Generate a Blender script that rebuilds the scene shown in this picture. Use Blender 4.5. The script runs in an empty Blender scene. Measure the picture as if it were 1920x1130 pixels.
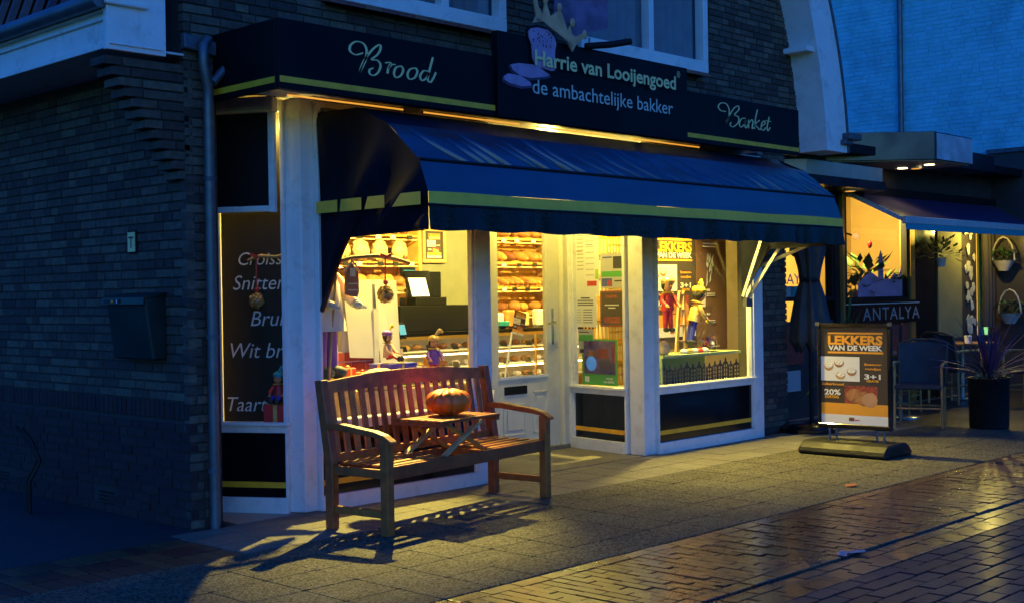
import bpy, bmesh, math, random
from mathutils import Vector, Matrix, noise
R_=random.Random(7)
C=bpy.context.scene.collection
sc=bpy.context.scene
# ---------------------------------------------------------------- camera
cam=bpy.data.cameras.new('camera'); camo=bpy.data.objects.new('camera',cam); C.objects.link(camo)
cam.lens=44.025; cam.sensor_width=36; cam.clip_end=500
camo.matrix_world=Matrix(((0.692,0.0143,-0.722,0),(-0.722,-0.0078,-0.692,0),(-0.0157,0.9998,0.0050,1.45),(0,0,0,1)))
_m=camo.matrix_world.to_quaternion(); camo.matrix_world=Matrix.Translation((0,0,1.45))@_m.to_matrix().to_4x4()
sc.camera=camo
# ---------------------------------------------------------------- sky, dusk
SUN_EL=math.radians(2.0); SUN_ROT=math.radians(220)
w=bpy.data.worlds.new('World'); sc.world=w; w.use_nodes=True
nt=w.node_tree; nt.nodes.clear()
sky=nt.nodes.new('ShaderNodeTexSky'); sky.sky_type='NISHITA'; sky.sun_disc=False
sky.sun_elevation=SUN_EL; sky.sun_rotation=SUN_ROT; sky.ozone_density=4; sky.air_density=1; sky.dust_density=.5
tint=nt.nodes.new('ShaderNodeMix'); tint.data_type='RGBA'; tint.blend_type='MULTIPLY'; tint.inputs[0].default_value=1
tint.inputs[7].default_value=(.075,.40,1,1)      # tungsten white balance of the photograph
bg=nt.nodes.new('ShaderNodeBackground'); bg.inputs[1].default_value=.95
wo=nt.nodes.new('ShaderNodeOutputWorld')
nt.links.new(sky.outputs[0],tint.inputs[6]); nt.links.new(tint.outputs[2],bg.inputs[0]); nt.links.new(bg.outputs[0],wo.inputs[0])
sl=bpy.data.lights.new('sun','SUN'); sl.energy=.035; sl.angle=math.radians(35); sl.color=(1,.80,.42)
so=bpy.data.objects.new('sun',sl); C.objects.link(so); so.rotation_euler=Vector((.50,.80,-.22)).to_track_quat('-Z','Y').to_euler()
sc.view_settings.view_transform='Standard'; sc.view_settings.look='None'; sc.view_settings.exposure=0; sc.view_settings.gamma=1
sc.cycles.use_denoising=True; sc.cycles.max_bounces=6; sc.cycles.transparent_max_bounces=16
sc.cycles.caustics_reflective=False; sc.cycles.caustics_refractive=False; sc.cycles.sample_clamp_indirect=4
WARM=(1,.77,.16)
# ---------------------------------------------------------------- materials
M={}
def _pos(n):
    return n.new('ShaderNodeNewGeometry').outputs['Position']
def mat(name,col,rough=.6,metal=0,var=0,scale=8,bump=0,bscale=60,isl=0,emit=None,es=0,spec=.5,dirt=None,rvar=0,coat=0):
    """procedural principled material: colour variation by noise (var) and per piece (isl), fine relief by bump, wear by dirt"""
    m=bpy.data.materials.new(name); m.use_nodes=True; t=m.node_tree; n=t.nodes; L=t.links.new
    b=n['Principled BSDF']; b.inputs['Roughness'].default_value=rough; b.inputs['Metallic'].default_value=metal
    b.inputs['Specular IOR Level'].default_value=spec; b.inputs['Coat Weight'].default_value=coat
    tc=n.new('ShaderNodeTexCoord'); cur=None
    rgb=n.new('ShaderNodeRGB'); rgb.outputs[0].default_value=(*col,1); cur=rgb.outputs[0]
    if var or isl:
        hs=n.new('ShaderNodeHueSaturation'); L(cur,hs.inputs['Color']); cur=hs.outputs[0]; val=None
        if var:
            no=n.new('ShaderNodeTexNoise'); no.inputs['Scale'].default_value=scale; no.inputs['Detail'].default_value=6; L(_pos(n),no.inputs[0])
            mr=n.new('ShaderNodeMapRange'); mr.inputs[1].default_value=.3; mr.inputs[2].default_value=.7; mr.inputs[3].default_value=1-var; mr.inputs[4].default_value=1+var; L(no.outputs[0],mr.inputs[0]); val=mr.outputs[0]
        if isl:
            ge=n.new('ShaderNodeNewGeometry'); mr2=n.new('ShaderNodeMapRange'); mr2.inputs[3].default_value=1-isl; mr2.inputs[4].default_value=1+isl; 
            oi=n.new('ShaderNodeObjectInfo'); ad=n.new('ShaderNodeMath'); ad.operation='ADD'; L(ge.outputs['Random Per Island'],ad.inputs[0]); L(oi.outputs['Random'],ad.inputs[1])
            fr=n.new('ShaderNodeMath'); fr.operation='FRACT'; L(ad.outputs[0],fr.inputs[0]); L(fr.outputs[0],mr2.inputs[0])
            if val:
                mu=n.new('ShaderNodeMath'); mu.operation='MULTIPLY'; L(val,mu.inputs[0]); L(mr2.outputs[0],mu.inputs[1]); val=mu.outputs[0]
            else: val=mr2.outputs[0]
            mr3=n.new('ShaderNodeMapRange'); mr3.inputs[3].default_value=.5-isl*.06; mr3.inputs[4].default_value=.5+isl*.06; L(fr.outputs[0],mr3.inputs[0]); L(mr3.outputs[0],hs.inputs['Hue'])
        L(val,hs.inputs['Value'])
    if dirt:
        no=n.new('ShaderNodeTexNoise'); no.inputs['Scale'].default_value=dirt[1]; no.inputs['Detail'].default_value=8; no.inputs['Roughness'].default_value=.7; L(_pos(n),no.inputs[0])
        mr=n.new('ShaderNodeMapRange'); mr.inputs[1].default_value=.52; mr.inputs[2].default_value=.72; mr.inputs[4].default_value=dirt[2]; L(no.outputs[0],mr.inputs[0])
        mx=n.new('ShaderNodeMix'); mx.data_type='RGBA'; L(mr.outputs[0],mx.inputs[0]); L(cur,mx.inputs[6]); mx.inputs[7].default_value=(*dirt[0],1); cur=mx.outputs[2]
    L(cur,b.inputs['Base Color'])
    if rvar:
        no=n.new('ShaderNodeTexNoise'); no.inputs['Scale'].default_value=2.5; no.inputs['Detail'].default_value=5; L(_pos(n),no.inputs[0])
        mr=n.new('ShaderNodeMapRange'); mr.inputs[1].default_value=.35; mr.inputs[2].default_value=.65; mr.inputs[3].default_value=max(.05,rough-rvar); mr.inputs[4].default_value=min(1,rough+rvar); L(no.outputs[0],mr.inputs[0]); L(mr.outputs[0],b.inputs['Roughness'])
    if bump:
        no=n.new('ShaderNodeTexNoise'); no.inputs['Scale'].default_value=bscale; no.inputs['Detail'].default_value=4; L(_pos(n),no.inputs[0])
        bu=n.new('ShaderNodeBump'); bu.inputs['Strength'].default_value=bump; bu.inputs['Distance'].default_value=.02; L(no.outputs[0],bu.inputs['Height']); L(bu.outputs[0],b.inputs['Normal'])
    if emit: b.inputs['Emission Color'].default_value=(*emit,1); b.inputs['Emission Strength'].default_value=es
    M[name]=m; return m
def glassmat(name,refl=1.0,tint=(1,1,1),rough=.02):
    m=bpy.data.materials.new(name); m.use_nodes=True; t=m.node_tree; n=t.nodes; n.clear(); L=t.links.new
    tr=n.new('ShaderNodeBsdfTransparent'); tr.inputs[0].default_value=(*tint,1); g=n.new('ShaderNodeBsdfGlossy'); g.inputs['Roughness'].default_value=rough
    f=n.new('ShaderNodeLayerWeight'); p5=n.new('ShaderNodeMath'); p5.operation='POWER'; p5.inputs[1].default_value=5; L(f.outputs['Facing'],p5.inputs[0]); k=n.new('ShaderNodeMath'); k.operation='MULTIPLY_ADD'; k.inputs[1].default_value=.7; k.inputs[2].default_value=.022*refl; L(p5.outputs[0],k.inputs[0])
    mx=n.new('ShaderNodeMixShader'); L(k.outputs[0],mx.inputs[0]); L(tr.outputs[0],mx.inputs[1]); L(g.outputs[0],mx.inputs[2]); o=n.new('ShaderNodeOutputMaterial'); L(mx.outputs[0],o.inputs[0]); M[name]=m; return m
glassmat('glass'); glassmat('plastic_film',1.6,(.93,.93,.9),.12)
mat('brick',(.095,.070,.052),.8,var=.3,scale=22,bump=.6,bscale=120,isl=.5,dirt=((.05,.05,.035),3,.6))
mat('brick_plinth',(.036,.016,.015),.75,var=.25,scale=30,bump=.5,bscale=120,isl=.3)
mat('mortar',(.05,.047,.043),.95,var=.2,scale=40,bump=.6,bscale=200)
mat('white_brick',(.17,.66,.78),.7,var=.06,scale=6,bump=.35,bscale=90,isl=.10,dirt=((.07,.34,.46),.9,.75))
mat('white_paint',(.78,.78,.75),.38,var=.05,scale=5,bump=.08,bscale=40,dirt=((.36,.34,.29),7,.5))
mat('cream_paint',(.66,.64,.52),.4,var=.06,scale=5,dirt=((.4,.38,.3),6,.3))
mat('black_gloss',(.006,.006,.007),.14,var=.3,scale=4,rvar=.06)
mat('black_sign',(.004,.0045,.007),.5,var=.2,scale=5,rvar=.08,spec=.12)
mat('black_matte',(.006,.006,.007),.6,var=.2,spec=.25)
mat('black_rubber',(.009,.010,.009),.5,var=.3,bump=.2,rvar=.15,spec=.25)
mat('straw',(.72,.56,.28),.5,var=.35,scale=25,bump=.6,bscale=40)
mat('gold',(.95,.46,.02),.5,var=.12,scale=12)
mat('gold_letter',(.85,.72,.30),.55,var=.06)
mat('pale_letter',(.60,.62,.52),.55)
mat('chalk',(.82,.80,.74),.7)
mat('board_brown',(.030,.020,.013),.55,var=.1)
mat('awning',(.0025,.021,.060),.38,var=.2,scale=4,bump=.06,bscale=300,rvar=.08,spec=1,coat=.7)
M['awning'].node_tree.nodes['Principled BSDF'].inputs['Coat Roughness'].default_value=.25
mat('awning_black',(.004,.0045,.006),.30,var=.2,bump=.25,bscale=30,spec=.3)
mat('awning_side',(.004,.006,.014),.7,var=.3,scale=6,bump=.15,bscale=200,spec=.15)  # awning cloth made darker for the cheeks: their shaded look is in the colour
mat('sign_grey',(.30,.29,.26),.5)
mat('awning_stripe',(.95,.60,.06),.5,var=.08,scale=10)
mat('teak',(.40,.110,.020),.42,var=.30,scale=14,bump=.15,bscale=70,isl=.22)
mat('light_wood',(.56,.36,.14),.5,var=.2,scale=14,isl=.15)
mat('shelf_wood',(.60,.34,.10),.5,var=.2,scale=10,isl=.15)
mat('pumpkin',(.88,.145,.008),.45,var=.25,scale=7,bump=.2,bscale=25,dirt=((.6,.24,.06),8,.5))
mat('stem',(.30,.20,.09),.8,var=.2)
mat('zinc',(.14,.15,.16),.45,metal=.6,var=.2,scale=10)
mat('lead',(.09,.10,.12),.5,metal=.3,var=.3,scale=12,bump=.3,bscale=20)
mat('roof_tile',(.10,.040,.030),.5,var=.3,scale=9,isl=.3,bump=.3)
mat('curtain',(.16,.18,.2),.9,var=.1)
mat('dark_room',(.015,.017,.02),.9)
mat('steel',(.5,.5,.5),.25,metal=1,var=.1)
mat('mail_green',(.010,.022,.018),.35,var=.2,rvar=.1)
mat('grey_plaster',(.19,.20,.15),.8,var=.08)
mat('cream_wall',(.62,.55,.40),.8,var=.06)
mat('floor_tile',(.30,.25,.18),.4,var=.1)
mat('white_card',(.82,.81,.76),.6,var=.03)
mat('paper',(.80,.79,.74),.7,var=.03)
mat('paper_grey',(.48,.47,.46),.7)
mat('ink',(.03,.03,.035),.7)
mat('ink_blue',(.05,.08,.32),.7); mat('ink_red',(.55,.05,.04),.7); mat('ink_orange',(.85,.36,.03),.6); mat('ink_green',(.07,.36,.06),.6)
mat('poster_brown',(.055,.040,.032),.5,var=.06); mat('poster_tan',(.17,.085,.045),.5,var=.06); mat('poster_red',(.28,.045,.03),.6,var=.5,scale=40); mat('poster_purple',(.10,.06,.22),.6,var=.5,scale=30)
mat('bread',(.50,.24,.07),.7,var=.3,scale=14,isl=.25,bump=.3,bscale=25)
mat('bread_dark',(.26,.10,.03),.7,var=.3,scale=14,isl=.3,bump=.3,bscale=25)
mat('sugar',(.80,.76,.68),.7,var=.1,scale=40,bump=.4,bscale=60)
mat('red_brick_print',(.42,.06,.03),.6,isl=.2); mat('joint_print',(.75,.60,.50),.7)
mat('red',(.55,.03,.03),.5,var=.15); mat('blue',(.03,.04,.40),.5,var=.15); mat('teal',(.02,.30,.38),.8,var=.3,scale=30); mat('purple',(.22,.09,.40),.7,var=.15)
mat('yellow',(.80,.55,.04),.6,var=.2,scale=30); mat('skin_cloth',(.52,.27,.13),.7,var=.1); mat('dark_hair',(.02,.015,.012),.8,bump=.6,bscale=60); mat('tan_cloth',(.62,.45,.26),.75,var=.2,bump=.2); mat('shoe_green',(.05,.075,.07),.7,var=.2)
mat('gold_foil',(.75,.52,.15),.3,metal=.5,var=.2,bump=.4,bscale=30); mat('gingerbread',(.40,.17,.12),.8,var=.1)
mat('nuts',(.42,.22,.07),.6,isl=.4)
mat('branch',(.42,.27,.12),.8,var=.3,bump=.4,bscale=50)
mat('crate_yellow',(.78,.46,.05),.45,var=.08); mat('green_board',(.42,.52,.20),.5,var=.06)
mat('lime',(.30,.55,.05),.5,var=.15)
mat('tag_black',(.012,.014,.012),.5)
mat('screen_teal',(.02,.1,.1),.3,emit=(.1,.9,.75),es=.8); mat('screen_white',(.5,.55,.7),.3,emit=(.55,.65,1),es=.35); mat('screen_blue',(.05,.2,.5),.3,emit=(.1,.35,1),es=.3)
mat('concrete_tile',(.155,.150,.125),.62,var=.12,scale=3,isl=.10)
mat('leaf_green',(.045,.10,.025),.5,var=.35,scale=10,isl=.3); mat('leaf_purple',(.085,.030,.085),.4,var=.3,isl=.3); mat('leaf_pale',(.16,.18,.09),.6,var=.3,isl=.4); mat('leaf_orange',(.45,.10,.015),.6,var=.3)
mat('rattan',(.10,.06,.035),.6,var=.3,scale=30,bump=.4,bscale=80,isl=.2); mat('cane',(.42,.22,.07),.45,var=.2,isl=.2); mat('chair_fabric',(.035,.035,.04),.6,var=.3,bump=.4,bscale=90)
mat('table_top',(.35,.17,.06),.35,var=.2); mat('table_steel',(.5,.55,.58),.2,metal=.8)
mat('parasol',(.035,.045,.055),.75,var=.25,scale=8,bump=.2,bscale=60)
mat('planter_black',(.008,.008,.009),.25,var=.2,rvar=.1)
mat('dark_wall',(.045,.035,.035),.7,var=.2,scale=6); mat('ochre_wall',(.42,.30,.12),.75,var=.1,scale=3); mat('olive_wall',(.22,.20,.09),.75,var=.12,scale=4)
mat('stone_panel',(.62,.58,.42),.6,isl=.15); mat('brass',(.65,.42,.12),.3,metal=.8); mat('basket',(.45,.40,.40),.6,var=.2)
mat('canopy_black',(.010,.012,.020),.28,var=.2,rvar=.1); mat('canopy_soffit',(.42,.38,.30),.35,var=.1); mat('canopy_blue',(.45,.5,.55),.3,var=.3,scale=5)  # canopy_blue also holds the sky glare on the canopy front as pale colour
mat('rest_awning',(.045,.04,.12),.3,var=.2,scale=5); mat('rest_bar',(.45,.50,.52),.35,var=.08)
mat('lilac',(.42,.26,.42),.6,var=.15,scale=12); mat('crown',(.62,.34,.16),.55,var=.25,scale=9); mat('baker_print',(.20,.12,.22),.6,var=.55,scale=5)
mat('litter',(.33,.35,.38),.6,var=.1,bump=.3)
mat('lamp_warm',(1,.8,.4),.4,emit=(1,.42,.05),es=.9); mat('lamp_white',(1,.9,.7),.4,emit=(1,.72,.30),es=14)
mat('lamp_led',(1,.9,.7),.4,emit=(1,.75,.35),es=9)
mat('fabric_white',(.72,.70,.62),.8,var=.06); mat('terracotta_sill',(.22,.075,.05),.6,var=.2,isl=.2)
def agg(name,col,lo,hi,scale,rough,bump,wet=0,isl=.1,puddle=None,coat=0,spec=.5):
    """exposed aggregate / stone surface: fine speckle and relief, damp patches change the gloss"""
    m=mat(name,col,rough,var=.15,scale=2,isl=isl,coat=coat,spec=spec); t=m.node_tree; t.nodes['Principled BSDF'].inputs['Coat Roughness'].default_value=.2; n=t.nodes; L=t.links.new; b=n['Principled BSDF']
    tc=n.new('ShaderNodeTexCoord'); ge=n.new('ShaderNodeNewGeometry')
    v=n.new('ShaderNodeTexVoronoi'); v.inputs['Scale'].default_value=scale; L(ge.outputs['Position'],v.inputs[0])
    src=b.inputs['Base Color'].links[0].from_socket
    mr=n.new('ShaderNodeMapRange'); mr.inputs[3].default_value=lo; mr.inputs[4].default_value=hi; sp=n.new('ShaderNodeSeparateColor'); L(v.outputs['Color'],sp.inputs[0]); L(sp.outputs[0],mr.inputs[0])
    mx=n.new('ShaderNodeMix'); mx.data_type='RGBA'; mx.blend_type='MULTIPLY'; mx.inputs[0].default_value=1; L(src,mx.inputs[6]); cb=n.new('ShaderNodeCombineColor'); [L(mr.outputs[0],cb.inputs[i]) for i in range(3)]; L(cb.outputs[0],mx.inputs[7]); L(mx.outputs[2],b.inputs['Base Color'])
    bu=n.new('ShaderNodeBump'); bu.inputs['Strength'].default_value=bump; bu.inputs['Distance'].default_value=.006; L(v.outputs['Distance'],bu.inputs['Height']); bu.invert=True
    no=n.new('ShaderNodeTexNoise'); no.inputs['Scale'].default_value=14; no.inputs['Detail'].default_value=5; L(ge.outputs['Position'],no.inputs[0])
    bu2=n.new('ShaderNodeBump'); bu2.inputs['Strength'].default_value=.12; bu2.inputs['Distance'].default_value=.01; L(no.outputs[0],bu2.inputs['Height']); L(bu.outputs[0],bu2.inputs['Normal']); L(bu2.outputs[0],b.inputs['Normal'])
    if wet:
        w=n.new('ShaderNodeTexNoise'); w.inputs['Scale'].default_value=.8; w.inputs['Detail'].default_value=4; L(ge.outputs['Position'],w.inputs[0])
        r=n.new('ShaderNodeMapRange'); r.inputs[1].default_value=.38; r.inputs[2].default_value=.62; r.inputs[3].default_value=rough-wet; r.inputs[4].default_value=rough+wet*.5; L(w.outputs[0],r.inputs[0]); L(r.outputs[0],b.inputs['Roughness'])
        if puddle:   # standing water, an irregular patch
            ds=n.new('ShaderNodeVectorMath'); ds.operation='DISTANCE'; L(ge.outputs['Position'],ds.inputs[0]); ds.inputs[1].default_value=(puddle[0],puddle[1],0)
            ad=n.new('ShaderNodeMath'); ad.operation='MULTIPLY_ADD'; L(no.outputs[0],ad.inputs[0]); ad.inputs[1].default_value=.5; L(ds.outputs['Value'],ad.inputs[2])
            q=n.new('ShaderNodeMapRange'); q.inputs[1].default_value=puddle[2]*.6; q.inputs[2].default_value=puddle[2]+.45; q.inputs[3].default_value=.11; q.inputs[4].default_value=1; L(ad.outputs[0],q.inputs[0])
            mi=n.new('ShaderNodeMath'); mi.operation='MINIMUM'; L(q.outputs[0],mi.inputs[0]); L(r.outputs[0],mi.inputs[1]); L(mi.outputs[0],b.inputs['Roughness'])
    return m
agg('aggregate',(.074,.069,.044),.1,2.6,95,.72,.9,wet=.1,isl=.05,spec=.2)
agg('slab_smooth',(.17,.16,.115),.8,1.2,60,.65,.25,wet=.1,isl=.06,spec=.25)
agg('clinker',(.085,.042,.022),.7,1.3,90,.30,.3,wet=.16,isl=.4,puddle=(6.15,3.8,.8),coat=.55,spec=.5)
agg('street_clinker',(.042,.036,.033),.6,1.4,110,.48,.5,wet=.12,isl=.3,coat=.1,spec=.35)
agg('clinker_red',(.13,.05,.022),.7,1.3,90,.45,.35,wet=.1,isl=.3)
agg('asphalt',(.032,.032,.032),.5,1.6,160,.7,.7,wet=.1)
# ---------------------------------------------------------------- mesh helpers
ORG={}
def link(o,parent=None):
    C.objects.link(o)
    if parent is not None: o.parent=parent; ORG[o]=ORG[parent]
    else: ORG.setdefault(o,Vector((0,0,0)))
    return o
def tag(o,label=None,cat=None,group=None,kind=None):
    if label: o['label']=label
    if cat: o['category']=cat
    if group: o['group']=group
    if kind: o['kind']=kind
    return o
def thing(name,label,cat,loc=(0,0,0),group=None,local=False):
    o=bpy.data.objects.new(name,None); o.empty_display_size=.1; C.objects.link(o); o.location=loc
    ORG[o]=Vector((0,0,0)) if local else Vector(loc)
    return tag(o,label,cat,group)
class MB:
    def __init__(s): s.v=[]; s.f=[]; s.sm=False
    def add(s,vs,fs):
        k=len(s.v); s.v+= [Vector(v) for v in vs]; s.f+=[[k+i for i in f] for f in fs]; return s
    def box(s,x0,x1,y0,y1,z0,z1):
        return s.add([(x,y,z) for x in (x0,x1) for y in (y0,y1) for z in (z0,z1)],[(0,1,3,2),(4,6,7,5),(0,4,5,1),(2,3,7,6),(0,2,6,4),(1,5,7,3)])
    def obox(s,o,u,v,w,a0,a1,b0,b1,c0,c1):
        o,u,v,w=Vector(o),Vector(u),Vector(v),Vector(w)
        return s.add([o+u*a+v*b+w*c for a in (a0,a1) for b in (b0,b1) for c in (c0,c1)],[(0,1,3,2),(4,6,7,5),(0,4,5,1),(2,3,7,6),(0,2,6,4),(1,5,7,3)])
    def bar(s,p,q,a,b,up=(0,0,1)):
        p,q=Vector(p),Vector(q); w=(q-p); l=w.length; w/=l; u=w.cross(Vector(up))
        if u.length<1e-4: u=w.cross(Vector((0,1,0)))
        u.normalize(); v=u.cross(w)
        return s.obox(p,u,v,w,-a/2,a/2,-b/2,b/2,0,l)
    def tube(s,pts,r,n=8,cap=True):
        pts=[Vector(p) for p in pts]; rs=r if isinstance(r,(list,tuple)) else [r]*len(pts); k0=len(s.v); u=None
        for i,p in enumerate(pts):
            d=(pts[min(i+1,len(pts)-1)]-pts[max(i-1,0)]).normalized()
            if u is None:
                u=d.cross(Vector((0,0,1)))
                if u.length<1e-3: u=d.cross(Vector((0,1,0)))
            u=(u-d*u.dot(d)).normalized(); v=d.cross(u)
            s.v+=[p+(u*math.cos(2*math.pi*j/n)+v*math.sin(2*math.pi*j/n))*rs[i] for j in range(n)]
        for i in range(len(pts)-1):
            for j in range(n): a=k0+i*n+j; b=k0+i*n+(j+1)%n; s.f.append([a,b,b+n,a+n])
        if cap: s.f.append([k0+j for j in range(n)][::-1]); e=k0+(len(pts)-1)*n; s.f.append([e+j for j in range(n)])
        return s
    def lathe(s,prof,n=16,c=(0,0,0),sx=1,sy=1):
        k0=len(s.v); c=Vector(c)
        for r,z in prof: s.v+=[c+Vector((r*sx*math.cos(2*math.pi*j/n),r*sy*math.sin(2*math.pi*j/n),z)) for j in range(n)]
        for i in range(len(prof)-1):
            for j in range(n): a=k0+i*n+j; b=k0+i*n+(j+1)%n; s.f.append([a,b,b+n,a+n])
        s.f.append([k0+j for j in range(n)][::-1]); e=k0+(len(prof)-1)*n; s.f.append([e+j for j in range(n)])
        return s
    def ell(s,c,rx,ry,rz,n=12,m=8,fn=None):
        c=Vector(c); k0=len(s.v)
        for i in range(m+1):
            t=math.pi*i/m
            for j in range(n):
                a=2*math.pi*j/n; d=Vector((math.sin(t)*math.cos(a),math.sin(t)*math.sin(a),math.cos(t))); k=fn(d) if fn else 1
                s.v.append(c+Vector((d.x*rx*k,d.y*ry*k,d.z*rz*k)))
        for i in range(m):
            for j in range(n): a=k0+i*n+j; b=k0+i*n+(j+1)%n; s.f.append([a,a+n,b+n,b])
        return s
    def prism(s,poly,o,u,v,w,t):
        """polygon (a,b) in frame o,u,v extruded by t along w"""
        o,u,v,w=Vector(o),Vector(u),Vector(v),Vector(w); n=len(poly); k=len(s.v)
        s.v+=[o+u*a+v*b for a,b in poly]+[o+u*a+v*b+w*t for a,b in poly]
        s.f.append([k+i for i in range(n)]); s.f.append([k+n+i for i in range(n)][::-1])
        for i in range(n): s.f.append([k+i,k+n+i,k+n+(i+1)%n,k+(i+1)%n])
        return s
    def sheet(s,fn,nu,nv):
        k=len(s.v); s.v+=[Vector(fn(i/nu,j/nv)) for i in range(nu+1) for j in range(nv+1)]
        for i in range(nu):
            for j in range(nv): a=k+i*(nv+1)+j; s.f.append([a,a+1,a+nv+2,a+nv+1])
        return s
    def mesh(s,name,org=(0,0,0)):
        me=bpy.data.meshes.new(name); o=Vector(org); me.from_pydata([v-o for v in s.v],[],s.f); 
        bm=bmesh.new(); bm.from_mesh(me); bmesh.ops.recalc_face_normals(bm,faces=bm.faces); bm.to_mesh(me); bm.free()
        return me
    def build(s,name,m,parent=None,smooth=False,bev=0,kind=None,label=None):
        org=ORG[parent] if parent is not None else Vector((0,0,0))
        me=s.mesh(name,org); me.materials.append(M[m])
        if bev:
            bm=bmesh.new(); bm.from_mesh(me); bmesh.ops.bevel(bm,geom=[e for e in bm.edges if len(e.link_faces)==2 and e.calc_face_angle(0)>.5],offset=bev,segments=1,affect='EDGES',clamp_overlap=True); bm.to_mesh(me); bm.free()
        if smooth:
            for p in me.polygons: p.use_smooth=True
            if smooth!=2: me.set_sharp_from_angle(angle=math.radians(50))
        o=bpy.data.objects.new(name,me); link(o,parent)
        if kind: o['kind']=kind
        if label: o['label']=label
        return o
def one(name,mb,m,label,cat,group=None,smooth=False,bev=0):
    """a thing that is one mesh, with its origin at its own base"""
    xs=[v.x for v in mb.v]; ys=[v.y for v in mb.v]; zs=[v.z for v in mb.v]
    loc=Vector(((min(xs)+max(xs))/2,(min(ys)+max(ys))/2,min(zs)))
    mb.v=[v-loc for v in mb.v]; o=mb.build(name,m,None,smooth,bev); o.location=loc; ORG[o]=loc
    return tag(o,label,cat,group)
def tri_box(name,x0,x1,y0,y1,z0,z1,m,parent,bev=0,**k): return MB().box(x0,x1,y0,y1,z0,z1).build(name,m,parent,bev=bev,**k)
BX=tri_box
def dup(root,loc=None,rotz=None,label=None,scale=None,mats=None):
    def rec(o,par):
        c=o.copy(); C.objects.link(c); c.parent=par; ORG[c]=ORG.get(o,Vector())
        for ch in list(o.children): rec(ch,c)
        return c
    r=rec(root,None)
    if loc is not None: r.location=loc
    if rotz is not None: r.rotation_euler=(0,0,rotz)
    if scale is not None: r.scale=(scale,)*3
    if label: r['label']=label
    return r
_tc={}
def text_mesh(body,size=1,bold=0,shear=0,align='LEFT',space=1):
    cu=bpy.data.curves.new('t','FONT'); cu.body=body; cu.size=size; cu.offset=bold; cu.shear=shear; cu.align_x=align; cu.space_character=space; cu.resolution_u=3; cu.fill_mode='FRONT'
    o=bpy.data.objects.new('t',cu); C.objects.link(o); bpy.context.view_layer.update()
    d=bpy.context.evaluated_depsgraph_get(); e=o.evaluated_get(d); me=e.to_mesh()
    vs=[v.co.copy() for v in me.vertices]; fs=[list(p.vertices) for p in me.polygons]; e.to_mesh_clear(); bpy.data.objects.remove(o); bpy.data.curves.remove(cu)
    return vs,fs
def lettering(parent,body,o,u,v,height,width=None,m='ink',bold=0,shear=0,align='LEFT',name='lettering',space=1):
    """flat letters on a surface: cap height in metres, squeezed to the given width"""
    vs,fs=text_mesh(body,1,bold,shear,align,space); o,u,v=Vector(o),Vector(u),Vector(v)
    xs=[p.x for p in vs]; w0=max(xs)-min(xs); k=height/.70; kx=(width/w0) if width else k
    x0=min(xs) if align=='LEFT' else (min(xs)+max(xs))/2
    mb=MB().add([o+u*((p.x-x0)*kx)+v*(p.y*k) for p in vs],fs)
    return mb.build(name,m,parent)
def stroke(mb,pts,wf,o,u,v,n=8,closed=False):
    """pen stroke through points (a,b) with width by direction, as a ribbon in frame o,u,v"""
    o,u,v=Vector(o),Vector(u),Vector(v); P=[Vector((a,b)) for a,b in pts]; out=[]
    for i in range(len(P)-1):
        p0=P[max(i-1,0)];p1=P[i];p2=P[i+1];p3=P[min(i+2,len(P)-1)]
        for k in range(n):
            t=k/n; out.append(.5*((2*p1)+(-p0+p2)*t+(2*p0-5*p1+4*p2-p3)*t*t+(-p0+3*p1-3*p2+p3)*t**3))
    out.append(P[-1]); L=[];Rr=[]
    for i,p in enumerate(out):
        d=(out[min(i+1,len(out)-1)]-out[max(i-1,0)]); d=d/max(d.length,1e-9); nrm=Vector((-d.y,d.x)); w=wf*(.35+.65*abs(d.y)**1.5)
        if i in (0,len(out)-1): w*=.4
        L.append(o+u*(p.x+nrm.x*w/2)+v*(p.y+nrm.y*w/2)); Rr.append(o+u*(p.x-nrm.x*w/2)+v*(p.y-nrm.y*w/2))
    n=len(out); mb.add(L+Rr,[(i,i+1,n+i+1,n+i) for i in range(n-1)])
XP,ZP,YN,XN,YP=Vector((1,0,0)),Vector((0,0,1)),Vector((0,-1,0)),Vector((-1,0,0)),Vector((0,1,0))
_bm=bmesh.new(); bmesh.ops.create_cube(_bm,size=1); bmesh.ops.bevel(_bm,geom=_bm.edges[:],offset=.035,segments=1,affect='EDGES')
UNIT={}
def unit(m):
    if m not in UNIT:
        me=bpy.data.meshes.new('brick'); _bm.to_mesh(me); me.materials.append(M[m]); UNIT[m]=me
    return UNIT[m]
CAMP=Vector((0,0,1.45))
def pieces(items,parent,nmax=300,name='brick',stuffname='bricks'):
    """items: (centre, size, rotz, material). Nearest nmax become objects that share a mesh, the rest one joined part per material"""
    items.sort(key=lambda it:(it[0]-CAMP).length/ (it[1][0]*it[1][2] if it[1][2]>.02 else it[1][0]*it[1][1])**.5)
    org=ORG[parent]
    for c,s,rz,m in items[:nmax]:
        o=bpy.data.objects.new(name,unit(m)); o.location=c-org; o.rotation_euler=(0,0,rz); o.scale=s; link(o,parent)
    rest={}
    for c,s,rz,m in items[nmax:]:
        mb=rest.setdefault(m,MB()); q=Matrix.Rotation(rz,3,'Z')
        k=len(mb.v); mb.v+=[c+q@Vector((v.co.x*s[0],v.co.y*s[1],v.co.z*s[2])) for v in unit(m).vertices]
        mb.f+=[[k+i for i in p.vertices] for p in unit(m).polygons]
    for m,mb in rest.items(): mb.build(stuffname,m,parent,kind='stuff')
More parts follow.
